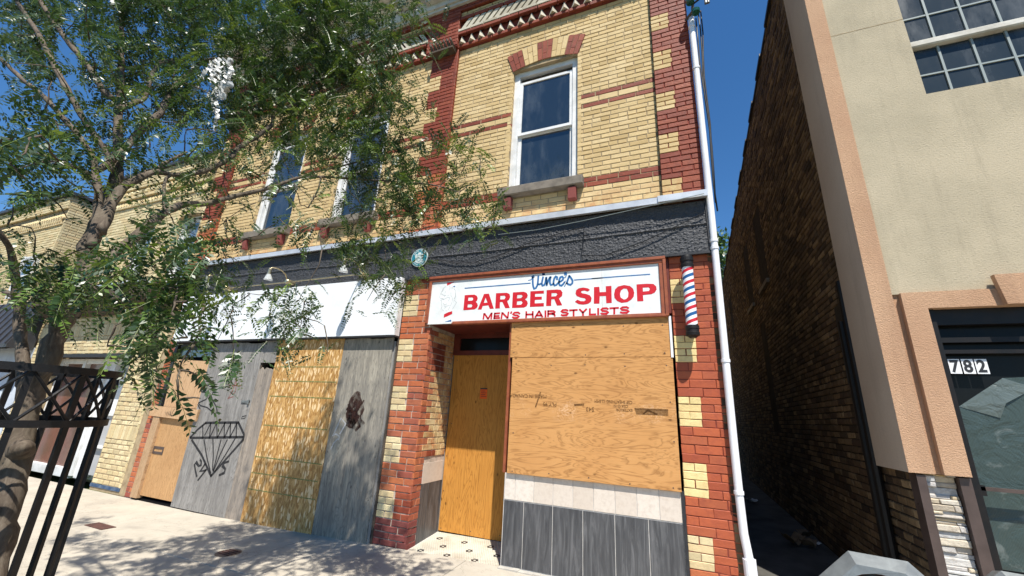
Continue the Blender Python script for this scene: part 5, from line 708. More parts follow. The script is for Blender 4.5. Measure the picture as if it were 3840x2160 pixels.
# blank sign
bs=thing('blank_sign','long blank white sign board with flaking paint over the left boarded shopfront','sign')
for a,b in ((-7.97,-5.55),(-5.547,-3.372)): MB().box(a,b,-.105,-.01,2.424,3.205,c=.003).build('sign_panel','blank_sign',bs)
MB().box(-3.371,-3.352,-.10,-.01,2.424,3.20).build('end_strip','white_trim',bs); MB().box(-7.97,-3.352,-.10,0,2.405,2.42).build('bottom_lip','black_paint',bs)
# lamp rail
lr=thing('sign_light_rail','brass rail with gooseneck floodlights above the blank white sign','light fixture')
MB().tube([(-7.15,-.13,3.285),(-5.45,-.13,3.285),(-3.95,-.13,3.30)],.011,8).build('rail','brass',lr)
for x in (-6.87,-5.45,-4.03):
    mb=MB(); mb.cyl((x,-.16,3.287),(x,-.035,3.287),.038,n=14); mb.cyl((x,-.175,3.287),(x,-.16,3.287),.026,.036,n=14); mb.cyl((x-.06,-.13,3.286),(x+.06,-.13,3.286),.017,n=10); mb.build('junction','brass',lr,smooth=False)
    MB().tube([(x,-.15,3.30),(x-.005,-.20,3.385),(x-.01,-.28,3.425),(x-.02,-.36,3.43),(x-.025,-.42,3.415),(x-.03,-.44,3.385)],.009,8).build('arm','brass',lr,smooth=True)
    mb=MB(); mb.cyl((x-.03,-.44,3.39),(x-.032,-.44,3.31),.021,.025,n=14); mb.cyl((x-.03,-.44,3.40),(x-.03,-.44,3.388),.014,.02,n=12); lp=mb.build('lamp_socket','brass',lr)
    mb=MB(); mb.cyl((x-.032,-.44,3.31),(x-.036,-.43,3.225),.026,.062,n=18,caps=False); mb.cyl((x-.036,-.43,3.226),(x-.0365,-.43,3.222),.062,.05,n=18); mb.build('bulb','reflector_glass',lp)
# plaque
pq=thing('round_plaque','round teal plaque with a white crest screwed to the black fascia','plaque')
MB().cyl((-3.15,-.045,3.475),(-3.15,-.062,3.475),.128,n=40).build('rim','plaque_white',pq); MB().cyl((-3.15,-.05,3.475),(-3.15,-.065,3.475),.118,n=40).build('plate','plaque_blue',pq)
mb=MB(); mb.prism([(-3.215,3.42),(-3.18,3.40),(-3.15,3.39),(-3.12,3.40),(-3.085,3.42),(-3.095,3.46),(-3.08,3.50),(-3.09,3.535),(-3.12,3.52),(-3.13,3.55),(-3.17,3.55),(-3.18,3.52),(-3.21,3.535),(-3.22,3.50),(-3.205,3.46)],-.067,-.064); cr=mb.build('crest','plaque_white',pq)
mb=MB(); mb.ribbon([(-3.19,3.51),(-3.11,3.51)],.006,-.068); mb.ribbon([(-3.185,3.50),(-3.185,3.44),(-3.15,3.415),(-3.115,3.44),(-3.115,3.50)],.006,-.068); mb.ribbon([(-3.175,3.45),(-3.15,3.475),(-3.125,3.45)],.007,-.068); mb.build('crest_lines','plaque_blue',cr)
mb=MB()
for rng in ((35,80,8),(100,150,9),(205,262,9),(280,330,8)):
    for k in range(rng[2]):
        t=math.radians(rng[0]+(rng[1]-rng[0])*k/(rng[2]-1)); q=(math.cos(t),math.sin(t)); mb.ribbon([(-3.15+q[0]*.093,3.475+q[1]*.093),(-3.15+q[0]*(.107 if k%3 else .102),3.475+q[1]*(.107 if k%3 else .102))],.006+.002*(k%2),-.0665)
mb.build('rim_lettering','plaque_white',pq)
# barber pole
bp=thing('barber_pole','red, white and blue striped barber pole with black caps on the brick corner','barber pole')
px,py,pr_=.124,-.146,.052; mb=MB(); n=32; z0,z1=2.40,3.02; per=.128; q=per/8; rows_=int((z1-z0+per)/q)
for k in range(rows_):
    ph=(k//2)%4; mb.cur={0:0,1:1,2:0,3:2}[ph]
    for i in range(n):
        t0=2*PI*i/n; t1=2*PI*(i+1)/n
        def zz(kk,t): return min(z1,max(z0,z0-per+kk*q+per*(t/(2*PI))+per*.3))
        za,zb,zc,zd=zz(k,t0),zz(k,t1),zz(k+1,t1),zz(k+1,t0)
        if zd-za<1e-6 and zc-zb<1e-6: continue
        mb.add([(px+pr_*math.cos(t0),py+pr_*math.sin(t0),za),(px+pr_*math.cos(t1),py+pr_*math.sin(t1),zb),(px+pr_*math.cos(t1),py+pr_*math.sin(t1),zc),(px+pr_*math.cos(t0),py+pr_*math.sin(t0),zd)],[(0,1,2,3)])
mb.build('striped_cylinder',['pole_white','pole_red','pole_blue'],bp,smooth=False)
for nm,prof in (('top_cap',[(3.0,.060),(3.03,.062),(3.035,.057),(3.06,.057),(3.065,.063),(3.10,.063),(3.105,.055),(3.125,.052)]),('bottom_cap',[(2.30,.030),(2.315,.045),(2.32,.060),(2.35,.063),(2.355,.058),(2.38,.058),(2.385,.063),(2.415,.061)])):
    mb=MB()
    for (a,b) in zip(prof[:-1],prof[1:]): mb.cyl((px,py,a[0]),(px,py,b[0]),a[1],b[1],n=28,caps=True)
    mb.build(nm,'black_iron',bp)
for z in (3.08,2.36): MB().box(px-.02,px+.02,py+.03,.0,z-.015,z+.015).build('wall_bracket','black_iron',bp)
# downspout
ds=thing('downspout','white round rainwater pipe running down the right corner of the brick shop','downspout')
pts=[(.42,.06,6.42),(.405,-.03,6.30),(.40,-.05,6.12),(.40,-.05,5.4),(.397,-.05,4.6),(.395,-.05,3.5),(.39,-.05,2.8),(.385,-.05,2.1),(.38,-.05,1.4),(.38,-.05,.98),(.384,-.05,.7),(.405,-.052,.5),(.41,-.052,.05)]
MB().tube(pts,.033,14).build('pipe','white_pvc',ds,smooth=True)
for z,x in ((6.12,.40),(5.49,.40),(3.30,.393),(3.22,.392),(2.10,.385),(1.0,.38)): MB().cyl((x,-.05,z-.014),(x,-.05,z+.014),.039,n=16).build('coupling','white_pvc',ds)
MB().cyl((.405,-.052,.40),(.403,-.052,.52),.048,n=16).build('socket','white_pvc',ds)
# service mast, insulators, wires
sm=thing('service_mast','dark electrical service brackets with glass insulators at the upper right corner of the brick shop','electrical bracket')
MB().tube([(.34,-.02,6.28),(.42,-.10,6.30),(.44,-.12,6.5),(.44,-.12,6.9)],.018,8).build('conduit','brown_metal',sm)
for p in ((.45,-.14,6.22),(.40,-.16,6.38),(.62,-.2,6.36)): 
    mb=MB(); mb.cyl(p,(p[0],p[1],p[2]+.04),.045,.05,n=14); mb.cyl((p[0],p[1],p[2]+.04),(p[0],p[1],p[2]+.07),.05,.025,n=14); mb.build('insulator','insulator_green' if p[0]<.6 else 'cable_black',sm,smooth=False)
MB().tube([(.44,-.12,6.4),(.54,-.16,6.42),(.70,-.22,6.44)],.012,6).build('bracket_arm','cable_black',sm)
for p in ((.56,-.2,6.25),(.585,-.2,6.25)): MB().cyl(p,(p[0],p[1],p[2]+.07),.017,n=10).build('connector','galvanised',sm)
cw=thing('hanging_cables','black cables hanging down beside the white rainwater pipe','cable')
for k,(dx_,top) in enumerate(((.02,6.35),(.05,6.3),(-.01,6.2))):
    P_=[(.46+dx_,-.08,top)]+[(.46+dx_*max(0,1-i/6)+.012*math.sin(i*1.3+k),-.06+.03*i/6,top-i*.32) for i in range(1,9)]; MB().tube(P_,.008,6).build('cable','cable_black',cw,smooth=True)
fw=thing('fascia_cable','thin loose dark cable drooping across the black fascia and past the window','cable')
MB().tube([(-3.90,-.04,4.45),(-3.8,-.12,4.1),(-3.6,-.13,3.80),(-3.40,-.10,3.68),(-3.2,-.075,3.62)],.004,5).build('cable','weathered_wood',fw)
MB().tube([(-3.02,-.06,3.47),(-2.85,-.062,3.42),(-2.6,-.062,3.36),(-2.3,-.062,3.33),(-2.0,-.062,3.38),(-1.6,-.064,3.50),(-1.1,-.066,3.60),(-.92,-.066,3.62),(-.93,-.066,3.45),(-.95,-.066,3.28),(-.7,-.066,3.25),(-.3,-.066,3.36),(.1,-.066,3.52),(.33,-.07,3.62)],.0055,5).build('cable','cable_black',fw)
MB().tube([(.34,-.135,3.80),(.0,-.14,3.76),(-.5,-.13,3.715),(-.95,-.11,3.68),(-1.5,-.075,3.66),(-2.0,-.07,3.665)],.004,5).build('cable','grimy_white',fw)
# ============================================================ NEIGHBOUR ON THE LEFT (cream brick)
B2=thing('brick_shop','cream brick shop with dogtooth cornice left of the boarded building','building')
w=Wall(random.Random(9)); A1=(-10.66,-9.90,3.64,5.02); A2=(-9.16,-8.42,3.58,5.0)
mb=MB(); backing(mb,-11.92,-8.38,2.9,6.3,[A1,A2],.006,.3); backing(mb,-12.97,-8.2,0,2.9,[(-12.33,-9.22,-.1,2.24)],.006,.3); mb.build('wall_core','mortar',B2)
HH=[A1,A2]
w.lay(FRONT,-11.93,-8.38,2.92,5.50,38,'cream_brick_b',0,.235,holes=HH,head=1); w.lay(FRONT,-11.93,-8.38,5.95,6.30,5,'cream_brick_b',-.05,.235)
w.lay(FRONT,-11.93,-8.38,5.50,5.57,1,'cream_brick_b',-.03,.235); w.lay(FRONT,-11.93,-8.38,5.70,5.78,1,'cream_brick_b',-.05,.235)
tt=[MB().add([(-.04,.0,0),(d,-.06,0),(.035,0,0),(d,.0,.12)],[(0,1,3),(1,2,3),(0,2,1)]) for d in (0,.006)]
pieces('dogtooth_brick','cream_brick_b',B2,tt,[(-11.9+.105*i,0,5.57) for i in range(33)])
pieces('corbel_brick','cream_brick_b',B2,[MB().box(-.03,.06,-.06,0,0,.07).add([(-.05,.0,.07),(.02,-.07,.07),(.08,0,.07),(.02,.0,.145)],[(0,1,3),(1,2,3),(0,2,1)])],[(-11.9+.21*i,0,5.80) for i in range(17)])
for q in HH:
    xc=(q[0]+q[1])/2
    for m_,c_ in arch(xc,q[3]-1.0,1.02,1.26,math.radians(22),['cream_brick_b']*11,-.004): m_.build('arch_brick',c_,B2)
    MB().box(q[0]-.06,q[1]+.06,-.07,.12,q[2]-.11,q[2]-.003,c=.006).build('window_sill','white_trim',B2)
    e=bpy.data.objects.new('window',None); C.objects.link(e); e.parent=B2; sash_window(e,q,.12,4.27,'window_glass_pale',False)
    w.lay(((q[0],0,0),(0,1,0),(1,0,0)),0,.12,q[2],q[3],20,'cream_brick_b',0,.11)
MB().box(-12.0,-8.38,-.10,.4,6.30,6.37).build('roof_edge','dark_metal_roof',B2)
w.lay(FRONT,-12.97,-9.2,2.25,2.60,5,'cream_brick_b',0,.16,joint=.014,j=.003); 
for i in range(44): w.one(FRONT,-12.97+i*.0855,-12.97+i*.0855+.076,2.605,2.83,'cream_brick_b',-.004)
w.lay(FRONT,-12.97,-8.2,2.835,2.92,1,'cream_brick_b',0,.16)
w.lay(FRONT,-12.97,-12.33,.10,2.25,29,'cream_brick_b',0,.16,joint=.014)
w.lay(FRONT,-9.2,-8.36,1.03,2.84,24,'cream_brick_b',0,.165,joint=.014,j=.004,c=.007); w.lay(FRONT,-9.2,-8.36,.10,.80,9,'cream_brick_b',0,.165,joint=.014,j=.004,c=.007)
for i in range(10): w.one(FRONT,-9.2+i*.084,-9.2+i*.084+.072,.805,1.022,'cream_brick_b',-.003,j=.004)
w.lay(((-8.36,0,0),(0,1,0),(1,0,0)),0,.1,.1,2.84,37,'cream_brick_b',0,.1)
w.lay(FRONT,-8.36,-8.2,.1,2.9,38,'red_orange',.03,.17,joint=.014)
MB().box(-9.22,-8.36,-.005,.05,.05,.10).build('painted_plinth','blue_paint',B2)
w.finish(B2,300)
MB().box(-12.35,-9.2,-.02,.1,2.185,2.245).build('lintel','black_paint',B2)
mb=MB(); mb.box(-11.92,-8.2,.35,12,3,6.28); mb.box(-13,-8.2,.6,12,-.1,3); mb.build('building_body','mortar',B2)
# shopfront
sf=bpy.data.objects.new('shopfront',None); C.objects.link(sf); sf.parent=B2
MB().box(-12.33,-9.2,.42,.45,0,2.25).build('backing_panel','grey_panel',sf)
fr=MB()
for a,b in ((-12.33,-12.22),(-11.43,-11.33),(-10.62,-10.5),(-10.28,-10.2),(-9.3,-9.2)): fr.box(a,b,.25,.4,.05,2.19,c=.005)
fr.box(-12.22,-9.3,.27,.39,2.09,2.19,c=.005); fr.box(-12.22,-10.6,.27,.39,.0,.16,c=.005); fr.box(-10.2,-9.3,.30,.40,1.13,1.19,c=.004); fr.box(-10.2,-9.3,.28,.40,.56,.60,c=.004); fr.box(-10.2,-9.3,.3,.4,1.82,1.9); fr.build('frame','white_trim',sf)
for a,b in ((-12.22,-11.43),(-11.33,-10.62)): MB().box(a,b,.34,.35,.16,2.09).build('door_pane','door_film',sf)
for a,b,m_ in ((.10,.56,'grey_panel'),(.60,1.13,'grey_panel'),(1.19,1.82,'white_panel'),(1.9,2.09,'grey_panel')): MB().box(-10.2,-9.3,.34,.36,a,b).build('panel',m_,sf)
MB().box(-10.5,-10.28,.3,.4,.02,2.1).build('panel','white_panel',sf)
aw=MB(); aw.add([(-12.9,-.02,3.5),(-8.42,-.02,3.5),(-8.42,-.34,3.42),(-12.9,-.34,3.42),(-12.9,-.34,3.22),(-8.42,-.34,3.22),(-8.42,-.02,3.0),(-12.9,-.02,3.0)],[(3,2,1,0),(4,5,2,3),(7,6,5,4),(5,6,1,2),(0,7,4,3)]); aw.build('timber_cornice','weathered_wood',B2)
MB().box(-11.3,-8.9,-.36,-.02,3.50,3.53).build('cornice_flashing','white_flash',B2); MB().box(-8.62,-8.40,-.36,.0,3.22,3.48,c=.01).build('cornice_end','drain_iron',B2)
lb=thing('gooseneck_lamp','dark gooseneck lamp arm above the timber cornice of the cream brick shop','lamp')
MB().tube([(-9.98,-.05,3.70),(-9.85,-.12,3.80),(-9.72,-.2,3.78),(-9.62,-.28,3.66),(-9.5,-.33,3.58),(-9.3,-.36,3.58)],.016,8).build('arm','black_iron',lb,smooth=True); MB().cyl((-9.32,-.36,3.58),(-9.16,-.36,3.57),.05,.06,n=14).build('lamp_head','black_iron',lb)
# ============================================================ FAR LEFT BUILDING
B3=thing('corner_building','far left cream brick building with a dentilled cornice above a dark metal mansard','building')
w=Wall(random.Random(12)); w.lay(FRONT,-20,-14.1,3.4,5.55,31,'cream_brick_b',0,.235); w.lay(FRONT,-20,-14.1,5.95,6.32,5,'cream_brick_b',-.05,.235)
w.lay(((-14.1,0,0),(0,1,0),(1,0,0)),0,4,2.4,6.25,56,'cream_brick_b',0,.3,c=.008)
w.finish(B3,300)
MB().box(-20,-14.11,.009,.3,3.3,6.3).build('wall_core','mortar',B3); MB().box(-20,-14.112,.3,9,0,6.25).build('building_body','mortar',B3); MB().box(-14.115,-14.108,.0,9,2,6.2).build('side_core','mortar',B3)
pieces('dentil_brick','cream_brick_b',B3,[MB().box(0,.05,-.05,.02,0,.08)],[(-20+.12*i,0,5.58) for i in range(49)])
pieces('dogtooth_brick','cream_brick_b',B3,[MB().add([(-.04,0,0),(.03,-.08,0),(.09,0,0),(.03,0,.12)],[(0,1,3),(1,2,3),(0,2,1)])],[(-20+.12*i,0,5.72) for i in range(49)])
t=MB(); t.box(-20,-14.1,-.03,0,5.52,5.57); t.box(-20,-14.1,-.04,0,5.67,5.71); t.build('dentil_course','cream_brick_b',B3)
MB().box(-20.2,-14.05,-.12,9,6.32,6.40).build('roof_edge','dark_metal_roof',B3)
e=bpy.data.objects.new('window',None); C.objects.link(e); e.parent=B3; sash_window(e,(-15.3,-14.5,3.62,4.7),-.06,4.2,'window_glass_pale',False)
ms=MB(); ms.add([(-20,-.02,3.5),(-13.0,-.02,3.5),(-13.0,-.42,2.42),(-20,-.42,2.42),(-20,-.42,2.34),(-13,-.42,2.34),(-13,-.02,2.34)],[(3,2,1,0),(4,5,2,3),(5,6,1,2)]); 
x=-20
while x<-13.0:
    ms.add([(x,-.04,3.5),(x+.03,-.04,3.5),(x+.03,-.455,2.42),(x,-.455,2.42),(x,-.0,3.5),(x,-.40,2.42),(x+.03,0,3.5),(x+.03,-.40,2.42)],[(3,2,1,0),(0,4,5,3),(2,7,6,1)]); x+=.33
ms.build('metal_mansard','dark_metal_roof',B3); MB().box(-20,-13.0,.0,.3,0,2.4).build('lower_wall','painted_white_wall',B3)
rs=thing('red_hanging_sign','red cloth sign by the pale painted wall at the far left','sign'); MB().prism([(-15.2,1.2),(-14.75,1.35),(-14.7,1.65),(-14.95,1.72),(-15.2,1.75)],-.05,-.02).build('panel','red_sign',rs)
# ============================================================ STUCCO BUILDING ON THE RIGHT
RB=thing('stucco_building','beige stucco building with salmon bands right of the alley','building')
MB().box(1.72,9,.0,.5,2.66,10,).build('stucco_wall','stucco_beige',RB) if 0 else None
mb=MB(); backing(mb,1.70,9,2.665,10.5,[(2.302,5.2,4.59,6.6)],0,.3); mb.build('stucco_wall','stucco_beige',RB)
MB().box(1.70,2.302,-.0015,.0,5.515,5.522).build('stucco_joint','mortar',RB)
MB().box(1.55,1.70,-.012,.3,1.262,10.5,c=0).build('corner_band','stucco_salmon',RB)
MB().box(1.548,1.56,-.008,.575,1.262,10.5).build('stucco_return','stucco_side',RB); MB().box(1.56,1.62,.02,.575,1.263,10.5).build('stucco_return_core','stucco_side',RB)
mb=MB(); mb.prism([(1.70,1.262),(1.72,1.262),(1.745,2.6),(1.70,2.6)],.02,.3); mb.box(1.70,1.75,.018,.3,1.262,2.665); mb.build('band_groove','stucco_salmon',RB)
mb=MB(); mb.box(1.75,1.902,-.03,.3,1.262,2.668); mb.box(1.902,5.0,-.03,.3,2.53,2.668); mb.build('door_surround','stucco_salmon',RB)
mb=MB(); mb.prism([(2.352,2.53),(2.50,2.53),(2.52,2.77),(2.325,2.77)],-.075,-.03); mb.build('keystone','stucco_salmon',RB)
# upper window
uw=bpy.data.objects.new('window',None); C.objects.link(uw); uw.parent=RB
MB().box(2.302,5.2,.16,.17,4.59,6.6).build('pane_backing','night_blue_glass',uw)
xs=[2.302,2.545,2.79,3.03,3.27,3.51,3.75]; zs=[4.59,4.885,5.20]
for i in range(6):
    for (a,b) in ((4.60,4.885),(4.885,5.20),(5.27,5.60),(5.60,5.93),(5.93,6.3)):
        MB().box(xs[i]+.012,xs[i+1]-.012,.118,.124,a+.012,b-.012).build('pane','night_blue_glass',uw)
mt=MB()
for x in xs[1:]: mt.box(x-.009,x+.009,.105,.13,4.59,5.2); mt.box(x-.009,x+.009,.105,.13,5.27,6.6)
for z in (4.885,5.60,5.93): mt.box(2.302,5.2,.107,.128,z-.008,z+.008)
mt.build('muntins','grimy_white',uw); MB().box(2.302,5.2,.06,.15,5.20,5.275,c=.012).build('transom_bar','cornice_paint',uw)
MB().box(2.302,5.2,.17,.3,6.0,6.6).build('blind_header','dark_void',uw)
# door 782
dg=bpy.data.objects.new('shop_door',None); C.objects.link(dg); dg.parent=RB
fr=MB(); fr.box(1.902,1.955,.02,.16,.0,2.53); fr.box(1.955,5,.04,.16,2.40,2.53); fr.box(1.955,5,.06,.16,2.26,2.30); fr.box(1.955,5,.05,.16,2.17,2.20); fr.box(1.955,1.975,.085,.16,0,2.17); fr.build('frame','black_iron',dg)
MB().box(1.955,5,.13,.14,0,2.5).build('pane','dark_glass',dg)
MB().box(1.955,4,.03,.06,1.175,1.20).build('push_bar','brown_metal',dg); MB().box(1.95,1.985,.03,.10,1.14,1.21).build('bar_bracket','black_iron',dg)
mb=MB(); mb.add([(2.0,.128,1.765),(2.30,.126,1.99),(2.44,.128,2.0),(3.6,.128,2.02),(3.6,.128,.66),(1.99,.128,.66),(2.0,.128,1.2)],[(0,6,5,4,3,2,1)]); mb.build('green_screen','green_mesh',dg)
mb=MB(); mb.add([(2.0,.126,1.765),(2.30,.124,1.99),(2.27,.110,1.80),(2.22,.12,1.69),(2.44,.124,1.93),(2.40,.12,1.88)],[(0,3,2,1),(1,2,5,4)]); mb.build('folded_film','pale_film',dg)
# house numbers
SX=[(1.985,2.055,.012),(2.065,2.135,.006),(2.143,2.215,.0)]
for (a,b,o_),ch,lb_ in zip(SX,'782',('white sticker with the black numeral 7, leftmost on the dark glass door','white sticker with a black 8 between the 7 and the 2','rightmost white door sticker, showing a black 2')):
    s=thing('number_sticker',lb_,'number sticker','house number stickers on the door'); MB().box(a,b,.0785,.0795,2.015,2.130).build('backing','white_panel',s)
    text('numeral',ch,.13,'black_paint',s,((a+b)/2-.002,.078,2.030),sx=.80,align='CENTER',ext=.0003,off=.0045)
# base: brick pier, brown trims, ledge stone
st_=Wall(random.Random(21)); R9=random.Random(22)
MB().box(1.62,1.905,.075,.3,0,1.262).build('stone_bed','mortar_dark',RB)
z=.02
while z<1.25:
    h=R9.choice((.022,.03,.035,.045,.05)); x=1.655
    while x<1.83:
        l=min(1.835-x,R9.choice((.06,.09,.13,.18)))
        if 1.835-(x+l)<.03: l=1.835-x
        m_=MB(); m_.r=R9.random(); yy=.055-R9.random()*.03; m_.brick(x+.001,x+l-.001,z+.001,min(z+h,1.26)-.001,yy,.006,.05,.004,R9); m_.build('ledge_stone','ledge_stone',RB); x+=l
    z+=h
MB().box(1.595,1.65,.0,.12,0,1.25).build('corner_trim','brown_metal',RB); MB().box(1.838,1.905,.0,.12,0,1.25).build('corner_trim','brown_metal',RB)
AL=((1.60,0,0),(0,1,0),(-1,0,0)); w=Wall(random.Random(31))
AH=[(4.0,4.75,4.15,5.68),(5.72,6.45,4.15,5.6),(9.6,10.2,4.1,5.5),(4.9,5.45,1.5,3.6)]
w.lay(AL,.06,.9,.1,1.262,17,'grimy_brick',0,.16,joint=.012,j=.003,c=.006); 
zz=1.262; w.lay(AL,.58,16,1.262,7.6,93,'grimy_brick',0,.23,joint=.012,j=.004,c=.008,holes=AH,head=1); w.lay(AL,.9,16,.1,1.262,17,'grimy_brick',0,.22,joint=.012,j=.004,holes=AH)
w.b=[b for b in w.b if b[3]<7.72-.115*(b[1]+b[2])/2-.03*(math.floor((b[1])/1.1)%2)]
w.finish(RB,300)
mb=MB(); mb.add([(1.609,.05,0),(1.609,16,0),(1.609,16,5.86),(1.609,.05,7.70),(9,.05,0),(9,16,0),(9,16,5.86),(9,.05,7.70)],[(0,3,2,1),(3,7,6,2),(1,2,6,5)]); mb.build('side_wall_core','mortar_dark',RB)
mb=MB(); mb.box(1.70,9,.3,.6,1.2,10.4); mb.build('parapet_wall','stucco_side',RB)
cp=MB(); k=0; y=.62
while y<16: cp.add([(1.585-.02*(k%2),y,7.70-.115*y),(1.585-.02*(k%2),y+.5,7.70-.115*(y+.5)),(1.7,y+.5,7.70-.115*(y+.5)),(1.7,y,7.7-.115*y),(1.585-.02*(k%2),y,7.75-.115*y),(1.585-.02*(k%2),y+.5,7.75-.115*(y+.5)),(1.7,y+.5,7.75-.115*(y+.5)),(1.7,y,7.75-.115*y)],[(0,1,5,4),(3,2,1,0),(0,4,7,3),(1,2,6,5),(4,5,6,7)]); y+=.5; k+=1
cp.build('coping_tiles','dark_metal_roof',RB)
for q in AH[:3]:
    e=bpy.data.objects.new('window',None); C.objects.link(e); e.parent=RB
    MB().box(1.66,1.70,q[0],q[1],q[2],q[3]).build('pane','dark_glass',e); f=MB(); f.box(1.61,1.68,q[0],q[0]+.06,q[2],q[3]); f.box(1.61,1.68,q[1]-.06,q[1],q[2],q[3]); f.box(1.61,1.68,q[0],q[1],q[3]-.05,q[3]); f.build('frame','white_trim',e); MB().box(1.55,1.66,q[0]-.05,q[1]+.05,q[2]-.08,q[2]).build('window_sill','sill_stone',e)
MB().box(1.62,1.66,4.9,5.45,1.5,3.6).build('blocked_opening','sill_stone',RB)
bpz=MB(); bpz.tube([(1.56,.63,3.0),(1.56,.63,.1)],.035,8,.2); bpz.tube([(1.545,.73,2.6),(1.55,.73,.1)],.03,8,.2); bpz.box(1.57,1.60,.76,.95,2.0,2.8); bpz.build('old_drainpipe','black_iron',RB)
MB().box(1.575,1.60,.78,.95,1.35,2.25).build('timber_patch','weathered_wood',RB); MB().box(1.575,1.60,.78,.92,.35,.95).build('timber_patch','lumber',RB)
# debris in the alley
R=random.Random(40)
for (x,y,s,rz,mat,lb_) in ((1.20,2.75,.22,.4,'debris','flattened brown cardboard piece leaning in the alley, nearest the camera'),(1.36,2.7,.16,1.1,'debris','smaller brown cardboard scrap beside the larger one in the alley'),(1.45,3.3,.14,2.0,'debris','curled brown cardboard scrap against the alley wall'),(1.5,2.9,.07,.2,'paper_white','small crumpled white paper in the alley by the brick wall'),(1.13,5.9,.16,.6,'paper_white','torn white paper scrap lying further down the alley')):
    mb=MB(); n=5
    for i in range(n):
        for j in range(n): mb.v.append((x+(i/4-.5)*s*math.cos(rz)-(j/4-.5)*s*math.sin(rz),y+(i/4-.5)*s*math.sin(rz)+(j/4-.5)*s*math.cos(rz),.11+abs(i/4-.5)*s*.9*(1 if mat=='debris' else .6)+R.random()*s*.12))
    for i in range(n-1):
        for j in range(n-1): mb.f.append([i*n+j,(i+1)*n+j,(i+1)*n+j+1,i*n+j+1]); mb.mi.append(0); mb.rn.append(.5)
    o=mb.build('cardboard_scrap' if mat=='debris' else 'paper_scrap',mat); tag(o,lb_,'litter','litter in the alley'); so2=o.modifiers.new('thickness','SOLIDIFY'); so2.thickness=.004
# ============================================================ STREET HOODS (bottom right)
def hood(cx,cy,cz,r,label,a0=0.):
    t=thing('metal_hood',label,'metal hood','twin metal hoods at the kerb'); ax=Vector((-.22,-.95,.22)).normalized(); x=Vector((0,0,1)).cross(ax).normalized(); y=ax.cross(x)
    def ring(rr,d): return [tuple(Vector((cx,cy,cz))+x*math.cos(PI/8+k*PI/4+a0)*rr+y*math.sin(PI/8+k*PI/4+a0)*rr+ax*d) for k in range(8)]
    mb=MB(); rs=[ring(r*.96,-.09),ring(r,-.085),ring(r,.0),ring(r*.80,.028)]; vs=[p for q in rs for p in q]; fs=[(i*8+k,i*8+(k+1)%8,(i+1)*8+(k+1)%8,(i+1)*8+k) for i in range(3) for k in range(8)]
    mb.add(vs,fs+[list(range(8))[::-1]]); 
    n=32; ctr=Vector((cx,cy,cz))+ax*.028; b=len(mb.v); mb.v+=[tuple(ctr+x*math.cos(2*PI*k/n+PI/8)*r*.66+y*math.sin(2*PI*k/n+PI/8)*r*.66) for k in range(n)]
    for k in range(8):
        for q in range(4): mb.f.append([24+k,b+(k*4+q),b+(k*4+q+1)%n] if q<4 else []); mb.mi.append(0); mb.rn.append(.5)
        mb.f.append([24+k,b+(k*4+4)%n,24+(k+1)%8]); mb.mi.append(0); mb.rn.append(.5)
    mb.build('housing','galvanised',t)
    mb=MB(); pr2=[(.66,.028),(.655,.020),(.64,.016)]; 
    for (p,q) in zip(pr2[:-1],pr2[1:]):
        mb.add([tuple(Vector((cx,cy,cz))+ax*p[1]+x*math.cos(2*PI*k/n)*r*p[0]+y*math.sin(2*PI*k/n)*r*p[0]) for k in range(n)]+[tuple(Vector((cx,cy,cz))+ax*q[1]+x*math.cos(2*PI*k/n)*r*q[0]+y*math.sin(2*PI*k/n)*r*q[0]) for k in range(n)],[(k,(k+1)%n,(k+1)%n+n,k+n) for k in range(n)])
    mb.build('rust_ring','rust',t)
    mb=MB(); P0=[]
    for j in range(6):
        rr=r*.64*math.cos(j/6*PI/2); d=.018+.03*math.sin(j/6*PI/2); P0.append([tuple(Vector((cx,cy,cz))+ax*d+x*math.cos(2*PI*k/n)*rr+y*math.sin(2*PI*k/n)*rr) for k in range(n)])
    vs=[p for q in P0 for p in q]+[tuple(Vector((cx,cy,cz))+ax*.048)]; fs=[(i*n+k,i*n+(k+1)%n,(i+1)*n+(k+1)%n,(i+1)*n+k) for i in range(5) for k in range(n)]+[(5*n+k,5*n+(k+1)%n,6*n) for k in range(n)]
    mb.add(vs,fs); mb.build('domed_face','galv_face',t,smooth=True)
    MB().cyl((cx,cy+.03,-.1),(cx,cy+.03,cz-r*.8),.045,n=14).build('post','galvanised',t)
hood(.435,-2.80,1.085,.155,'octagonal galvanised metal hood with a rust-ringed round face, left one at the bottom edge')
hood(.80,-2.66,1.06,.155,'octagonal galvanised metal hood at the bottom right, mostly cut off by the frame')
